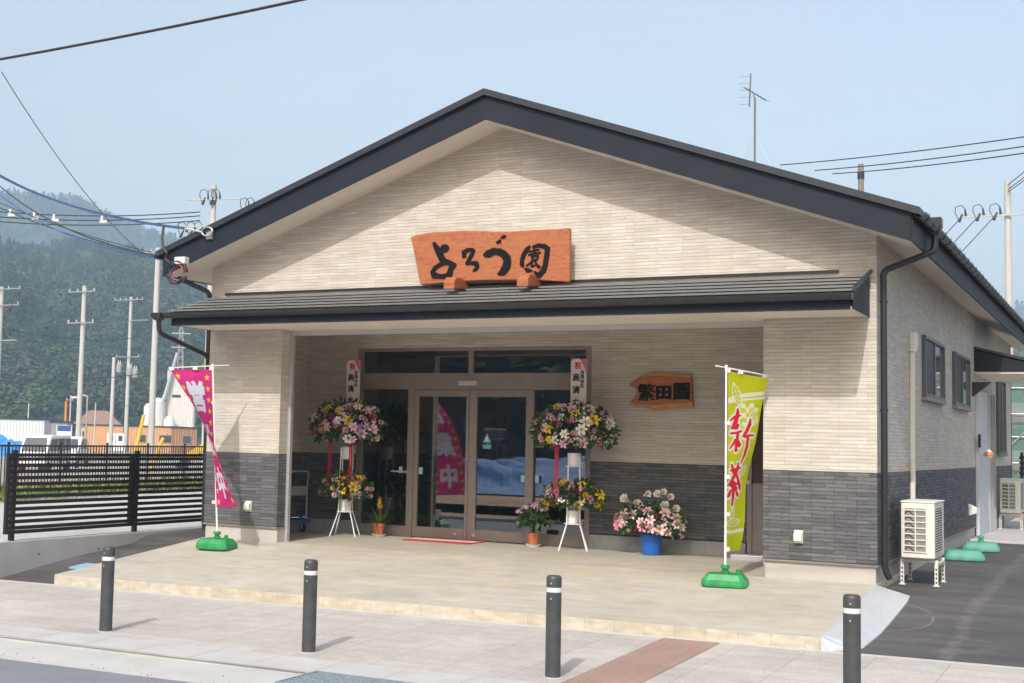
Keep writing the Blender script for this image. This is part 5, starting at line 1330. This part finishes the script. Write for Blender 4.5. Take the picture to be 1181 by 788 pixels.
for k, (z0, z1, lb) in enumerate(((12.73, 12.95, 'uppermost'), (12.45, 12.75, 'middle'), (12.2, 12.5, 'lowest'))):
    w_ = wire('%s of three wires reaching the pole behind the left roof slope' % lb, (-41.5, 34.3, z0+.1), (-31.0, 40.0, z1), .28, .03)
o = thing('wire_spacer', 'white spacers hanging on the wires over the left hill', 'wire spacer', (0, 0, 0))
for x, y, z in ((-39.6, 35.3, 12.55), (-38.5, 35.9, 12.42), (-37.6, 36.4, 12.34), (-35.4, 37.6, 12.32)):
    q = MB(); q.obox((x, y, z), (.16,.09,0), (.04,-.07,0), (0,0,.07)); q.obox((x-.05, y-.05, z+.18), (.05,.02,0), (.02,-.05,0), (0,0,.13)); q.obj('spacer', CERAM, o)
for k, (a, b) in enumerate((((-17.9, 13.3, 8.15), (-14.0, 15.6, 6.8)), ((-17.9, 13.3, 8.0), (-14.0, 15.6, 6.66)))): wire('one of a thin pair of wires sloping past the left eave', a, b, .12, .012)
for lb, a, b in (('highest', (0.01, 34.45, 11.93), (10.6, 26.2, 10.62)), ('second', (1.13, 35.09, 11.76), (10.6, 26.2, 10.36)), ('third', (1.69, 35.42, 11.65), (10.6, 26.2, 10.16))):
    wire('%s of three parallel wires over the right roof slope' % lb, a, b, .1, .02)
for lb, a, b in (('left', (3.9, 54.6, 12.75), (1.2, 52.6, 9.4)), ('middle', (4.7, 54.6, 12.8), (2.0, 52.6, 9.4)), ('right', (5.5, 54.6, 12.85), (2.8, 52.6, 9.4))):
    wire('%s of three wires dropping from the switches on the right pole' % lb, a, b, .05, .022)
for lb, dz in (('upper', .55), ('middle', .2), ('lower', 0)): wire('%s wire leaving the right pole top towards the frame edge' % lb, (6.1, 54.6, 14.0+dz*.6), (9.5, 52.0, 16.2+dz*1.2), .12, .022)
wire('long faint wire across the left hillside between poles', (-66, 56, 9.9), (-72, 84, 10.4), .8, .03)
wire('faint lower wire across the left hillside', (-70, 58, 5.7), (-43.2, 51, 5.2), .6, .025)

# ------------------------------------------------------------------ yard behind: vehicles, offices, plant
VW = M('van_white', (.72,.73,.74), .3, .03, 3); CARG = M('car_window', (.05,.06,.07), .08, .05, 3, spec=.8); TYRE = M('tyre', (.02,.02,.02), .8)
def wheel(p, x, y, r, ax='y', w=.09):
    q = MB(); q.lathe([(r*.55, -w), (r*.95, -w), (r, -w*.6), (r, w*.6), (r*.95, w), (r*.55, w)], 20, (x, y, r), ax); t_ = q.obj('wheel', TYRE, p, smooth=True)
    q = MB(); q.lathe([(0, -w*.7), (r*.54, -w*.75), (r*.54, w*.75), (0, w*.7)], 14, (x, y, r), ax); q.obj('rim', GALV, t_, smooth=True)
def vehicle(name, label, cat, loc, rz, prof, wid, wins, paint=VW, base=.28, wx=(-1.2, 1.3), wr=.29, front=True):
    o = thing(name, label, cat, loc, rz)
    q = MB(); q.prism(prof, -wid/2, wid/2, lambda a, b, d: (a, d, b)); q.obj('body', paint, o, bevel=.06)
    for w_ in wins:
        for sgn in (-1, 1):
            q = MB(); q.prism(w_, wid/2+.004, wid/2+.014, lambda a, b, d: (a, sgn*d, b)); q.obj('side_window', CARG, o)
    for x in wx:
        for sgn in (-1, 1): wheel(o, x, sgn*(wid/2-.07), wr)
    return o
vp = [(-1.65, .3), (1.62, .3), (1.68, .85), (1.52, 1.05), (1.12, 1.82), (.95, 1.93), (-1.5, 1.95), (-1.66, 1.7)]
o = vehicle('parked_van', 'white van with dark windows parked behind the bar fence', 'van', (-38.7, 37.6, GZ), R(-70), vp, 1.5, [[(.25, 1.12), (1.25, 1.12), (.98, 1.72), (.25, 1.75)], [(-.7, 1.12), (.15, 1.12), (.15, 1.75), (-.7, 1.78)], [(-1.55, 1.15), (-.8, 1.15), (-.8, 1.78), (-1.5, 1.76)]])
q = MB(); q.add([(1.53, -.66, 1.09), (1.53, .66, 1.09), (1.155, .58, 1.79), (1.155, -.58, 1.79)], [(0,1,2,3)]); q.obj('windscreen', CARG, o)
for s_ in (-.55, .55): q = MB(); q.obox((1.68, s_, .78), (.02,0,0), (0,.14,0), (0,0,.10)); q.obj('headlight', CERAM, o)
cp = [(-1.6, .3), (1.6, .3), (1.66, .7), (1.5, .95), (.9, 1.05), (.45, 1.62), (.2, 1.72), (-.9, 1.72), (-1.3, 1.55), (-1.62, 1.0)]
o = vehicle('parked_car', 'small white car with rounded roof parked beside the white van', 'car', (-41.2, 42.2, GZ+.15), R(-60), cp, 1.45, [[(.05, 1.05), (.75, 1.05), (.42, 1.55), (.05, 1.6)], [(-.95, 1.05), (-.05, 1.05), (-.05, 1.6), (-.85, 1.58)]])
q = MB(); q.add([(.915, -.62, 1.07), (.915, .62, 1.07), (.475, .52, 1.59), (.475, -.52, 1.59)], [(0,1,2,3)]); q.obj('windscreen', CARG, o)
q = MB(); q.add([(-1.60, -.6, 1.06), (-1.60, .6, 1.06), (-1.335, .5, 1.52), (-1.335, -.5, 1.52)], [(0,3,2,1)]); q.obj('rear_window', CARG, o)
def corr(name, col): 
    mt = M(name, col, .6, .05, 2); nt = mt.node_tree; w = nt.nodes.new('ShaderNodeTexWave'); w.inputs['Scale'].default_value = 1.1; w.bands_direction = 'X'
    g = nt.nodes.new('ShaderNodeTexCoord'); nt.links.new(g.outputs['Object'], w.inputs['Vector']); b = nt.nodes.new('ShaderNodeBump'); b.inputs['Distance'].default_value = .05; nt.links.new(w.outputs['Fac'], b.inputs['Height']); nt.links.new(b.outputs[0], nt.nodes['Principled BSDF'].inputs['Normal']); return mt
ORG = corr('orange_prefab_wall', (.55,.30,.14)); CONT = corr('pale_corrugated_steel', (.60,.64,.66))
def prefab(label, loc, rz, w, d, h, doors, wins, wall=ORG, cat='prefab building', name='prefab_office'):
    o = thing(name, label, cat, loc, rz)
    q = MB(); q.box(-w/2, w/2, 0, d, 0, h); q.obj('wall', wall, o)
    q = MB(); q.box(-w/2-.1, w/2+.1, -.1, d+.1, h+.002, h+.14); q.obj('roof', ROOFM, o)
    for x in doors: q = MB(); q.box(x-.45, x+.45, -.05, -.003, .1, 2.05); d_ = q.obj('door', WHITEP, o); q = MB(); q.box(x-.2, x+.25, -.06, -.051, 1.2, 1.8); q.obj('door_window', CARG, d_)
    for x in wins:
        q = MB(); q.box(x-.5, x+.5, -.05, -.003, 1.1, 2.0); w_ = q.obj('window', ALU, o); q = MB(); q.box(x-.42, x+.42, -.06, -.051, 1.18, 1.92); q.obj('pane', CARG, w_)
    return o
prefab('orange prefab office with two white doors behind the bar fence', (-89.5, 100.1, GZ), R(29), 4.3, 6, 2.85, (.9, 1.9), ())
prefab('longer orange prefab office with windows, right of the white doored one', (-84.9, 103.0, GZ), R(29), 5.4, 6, 2.85, (), (-1.2, 1.2, 2.0))
prefab('brownish prefab hut end at the right end of the orange offices', (-81.3, 104.2, GZ), R(50), 2.6, 5, 2.8, (), (.2,), corr('brown_prefab_wall', (.33,.17,.09)))
prefab('long white corrugated container at the left edge', (-79.5, 72.5, GZ), R(32), 11, 2.6, 3.1, (), (), CONT, 'container', 'container')
prefab('small grey site shed right of the white container', (-72.3, 74.6, GZ), R(32), 1.5, 2, 2.9, (), (.1,), M('grey_shed', (.25,.26,.28), .7), 'shed', 'site_shed')
o = thing('notice_board', 'blue and white notice board standing in the yard', 'notice board', (-65.5, 67.9, GZ), R(44))
q = MB(); q.box(-.55, .55, -.02, .02, 1.2, 2.62); q.obj('board', WHITEP, o)
q = MB(); q.box(-.53, .53, -.026, -.021, 2.15, 2.6); q.box(-.53, .53, -.026, -.021, 1.25, 1.5); q.obj('blue_band', M('navy_print', (.03,.08,.30), .5), o)
for x in (-.6, .6): q = MB(); q.tube([(x, 0, 0), (x, 0, 2.7)], .04, 6); q.obj('post', CERAM, o)
def crumple(name, label, x0, x1, y0, y1, zf, amp, col, nx, ny, cat='tarpaulin', seed=2):
    rng = np.random.default_rng(seed); ph = rng.uniform(0, 6.28, 24); fr = rng.normal(size=(24, 2))*np.array([1.1, 1.3])
    mb = MB(); vs = []
    for j in range(ny+1):
        for i in range(nx+1):
            x, y = x0+(x1-x0)*i/nx, y0+(y1-y0)*j/ny
            e = min(i, nx-i)/nx*8; e2 = min(j, ny-j)/ny*6; ed = min(1, e, e2)
            vs.append((x+.4*math.sin(y*1.3), y, zf(x, y)+ed*(amp+amp*.35*sum(math.sin(fr[k, 0]*x+fr[k, 1]*y+ph[k]) for k in range(24))/3.5)+ed*amp*.16*abs(math.sin(x*2.7+2*math.sin(y*.9))*math.sin(y*3.1+1.5*math.sin(x*1.1)))))
    mb.add(vs, [(j*(nx+1)+i, j*(nx+1)+i+1, (j+1)*(nx+1)+i+1, (j+1)*(nx+1)+i) for j in range(ny) for i in range(nx)])
    tag(mb.obj(name, M(name+'_blue', col, .28, .35, 1.2, 1., 3), smooth=True), label, cat)
crumple('tarpaulin', 'bright blue tarpaulin heap in front of the white container', -75, -66.5, 64, 67, lambda x, y: GZ, 1.0, (.03,.22,.55), 60, 26)
o = thing('digger_arm', 'yellow digger with raised arm behind the fence near the pink banner', 'digger', (-24.6, 33.6, GZ), R(29))
YEL = M('digger_yellow', (.70,.42,.02), .45)
q = MB(); q.prism([(-1.6, 1.2), (-.2, 2.05), (.05, 1.95), (-.1, 1.75), (-1.45, .95)], -.12, .12, lambda a, b, d: (a, d, b)); q.obj('arm', YEL, o, bevel=.02)
q = MB(); q.box(-.2, 1.7, -.7, .7, .6, 1.45); q.obj('body', YEL, o, bevel=.06)
q = MB(); q.box(.1, 1.0, -.6, .3, 1.451, 2.3); q.obj('cab', CARG, o, bevel=.05)
for s_ in (-.65, .65): q = MB(); q.prism([(-.5, .05), (-.6, .3), (-.4, .55), (1.7, .55), (1.9, .3), (1.75, .05)], s_-.2, s_+.2, lambda a, b, d: (a, d, b)); q.obj('track', TYRE, o)
q = MB(); q.prism([(-1.9, .7), (-1.5, 1.15), (-1.25, .95), (-1.4, .55)], -.2, .2, lambda a, b, d: (a, d, b)); q.obj('bucket', BLACKP, o)
# concrete plant behind the banner
o = thing('batching_plant', 'pale grey silo plant with inclined chute before the hill', 'silo plant', (-96.5, 121.0, GZ), R(32))
for x, y, r_, h in ((-2.9, 0, .75, 5.9), (-1.9, .3, 1.0, 6.6), (-.3, -.6, .7, 4.3)):
    q = MB(); q.lathe([(r_, 0), (r_, h-.4), (r_*.55, h), (0, h+.1)], 20, (x, y, 0)); q.obj('silo', M('silo_grey', (.58,.58,.57), .6), o, smooth=True)
q = MB(); q.box(-.9, 2.6, .6, 3.5, 0, 10.2); t_ = q.obj('tower', corr('plant_cladding', (.60,.585,.565)), o)
q = MB(); q.box(-.2, .9, .55, .597, 6.8, 7.1); q.obj('opening', BLACKP, t_)
q = MB(); q.tube([(-3.0, -.8, 1.0), (-.95, .0, 7.2), (.3, .4, 12.5)], [.28, .28, .22], 8); q.obj('chute', GALV, o)
q = MB()
for dx in (-.35, .35):
    for dy in (-.35, .35): q.tube([(.6+dx, 1.5+dy, 10.2), (.6+dx*.4, 1.5+dy*.4, 16)], .06, 5)
for k in range(6): z = 10.5+k*.95; q.tube([(.25, 1.15, z), (.95, 1.15, z+.9)], .05, 4); q.tube([(.95, 1.15, z), (.25, 1.15, z+.9)], .05, 4)
for z in (13.2, 15): q.box(-.6, 1.8, 1.1, 1.9, z, z+.12)
q.obj('lattice_mast', GALV, o)
o = thing('farm_house', 'small house with brown roof at the foot of the hill', 'house', (-101, 112, GZ), R(38))
q = MB(); q.box(-2.4, 2.4, 0, 4, 0, 3.1); q.obj('wall', M('house_wall', (.5,.47,.42), .8), o)
q = MB(); q.add([(-2.9,-.5,3.1), (2.9,-.5,3.1), (2.9,4.5,3.1), (-2.9,4.5,3.1), (-1.1,2,4.8), (1.1,2,4.8)], [(0,1,5,4), (1,2,5), (2,3,4,5), (3,0,4), (0,3,2,1)]); q.obj('roof', M('brown_tiles', (.24,.15,.11), .8, .2, 3), o)
for x in (-1.2, 1.1): q = MB(); q.box(x-.5, x+.5, -.04, -.003, 1.1, 2.2); q.obj('window', CARG, o)
# right far end: slat fence, scaffolded building
o = thing('screen_fence', 'black slat screen fence at the far end of the side lot', 'fence', (9.1, 18.4, 0))
for k in range(11): q = MB(); q.box(0.05, 4.2, 0, .03, .14+k*.12, .14+k*.12+.075); q.obj('slat', FENCEM, o)
for x in (.1, 2.1, 4.1): q = MB(); q.box(x-.03, x+.03, .031, .09, 0, 1.5); q.obj('post', FENCEM, o)
o = thing('scaffolded_building', 'building wrapped in green netting and scaffold pipes beyond the side lot', 'building', (9.2, 30, GZ))
q = MB(); q.box(-3, 8, 1.2, 9, 0, 5); q.obj('wall', M('pale_render', (.42,.44,.43), .8), o)
q = MB(); 
for k in range(9): x = -3+k*1.375; q.tube([(x, 0, 0), (x, 0, 5.1)], .035, 6); q.tube([(x, .8, 0), (x, .8, 5.1)], .035, 6)
for k in range(4): z = .4+k*1.5; q.tube([(-3, 0, z), (8, 0, z)], .035, 6); q.tube([(-3, 0, z+.8), (8, 0, z+.8)], .03, 6); q.box(-3, 8, .1, .75, z-.05, z-.01)
for k in range(8): x = -3+k*1.375; q.tube([(x, -.02, .4+(k % 2)*1.5), (x+1.375, -.02, 1.9+(k % 2)*1.5)], .025, 5)
q.obj('scaffold', GALV, o)
q = MB(); 
for k in range(3): z = .5+k*1.5; q.add([(-3, .03, z), (8, .03, z), (8, .03, z+1.05), (-3, .03, z+1.05)], [(0,1,2,3)])
mt, nt, p, N, L = newmat('green_net'); tr = N('ShaderNodeBsdfTransparent'); df = N('ShaderNodeBsdfDiffuse'); df.inputs[0].default_value = (.10,.22,.17,1); mx = N('ShaderNodeMixShader'); mx.inputs[0].default_value = .6; L(tr.outputs[0], mx.inputs[1]); L(df.outputs[0], mx.inputs[2]); L(mx.outputs[0], nt.nodes['Material Output'].inputs[0])
q.obj('safety_net', mt, o)
# ------------------------------------------------------------------ across the road (mirrored in the glass)
zf = lambda x, y: -.36+.02*max(0, -y-18)
crumple('ground_sheet', 'wide crumpled blue ground sheet across the road reflected in the door glass', -26, -3, -40, -21, zf, .5, (.05,.22,.55), 150, 120, 'tarpaulin', 6)
DKB = M('car_navy', (.012,.02,.06), .15, .05, 3, spec=.8)
o = vehicle('parked_car', 'dark navy car parked across the road, seen in the door reflection', 'car', (-30, -70, zf(0, -70)), R(75), cp, 1.6, [[(.05, 1.05), (.75, 1.05), (.42, 1.55), (.05, 1.6)], [(-.95, 1.05), (-.05, 1.05), (-.05, 1.6), (-.85, 1.58)]], DKB)
q = MB(); q.add([(.915, -.68, 1.07), (.915, .68, 1.07), (.475, .56, 1.59), (.475, -.56, 1.59)], [(0,1,2,3)]); q.obj('windscreen', CARG, o)
# shelves and goods inside the shop
SHM = M('shelf_steel', (.30,.29,.28), .5)
for k, (x, y, lb) in enumerate(((1.5, 5.5, 'grey display shelf with goods inside the shop, left part'), (5.4, 5.2, 'grey display shelf with goods inside the shop, right part'))):
    o = thing('display_shelf', lb, 'shelf', (x, y, 0))
    q = MB()
    for z in (.2, .65, 1.1, 1.55): q.box(-.9, .9, -.25, .25, z, z+.03)
    for sx in (-.9, .87): q.box(sx, sx+.03, -.25, .25, 0, .19); q.box(sx, sx+.03, -.25, .25, .231, .649); q.box(sx, sx+.03, -.25, .25, .681, 1.099); q.box(sx, sx+.03, -.25, .25, 1.131, 1.549)
    q.obj('shelf_frame', SHM, o)
    rng = np.random.default_rng(k+1)
    for c_ in ('hot', 'yellow', 'white'):
        q = MB()
        for z in (.232, .682, 1.132, 1.582):
            for i in range(5): xx = -.8+rng.uniform(0, 1.5); q.box(xx, xx+.1, -.2+rng.uniform(0,.1), .05+rng.uniform(0,.08), z, z+rng.uniform(.12,.3))
        q.obj('goods', PC[c_], o)
o = thing('sales_counter', 'green fronted sales counter inside the shop', 'counter', (1.7, 3.6, 0))
q = MB(); q.box(-.5, .6, -.3, .3, 0, .75); q.obj('counter_body', GREENB, o); q = MB(); q.box(-.55, .65, -.34, .34, .751, .79); q.obj('counter_top', WOODO, o)
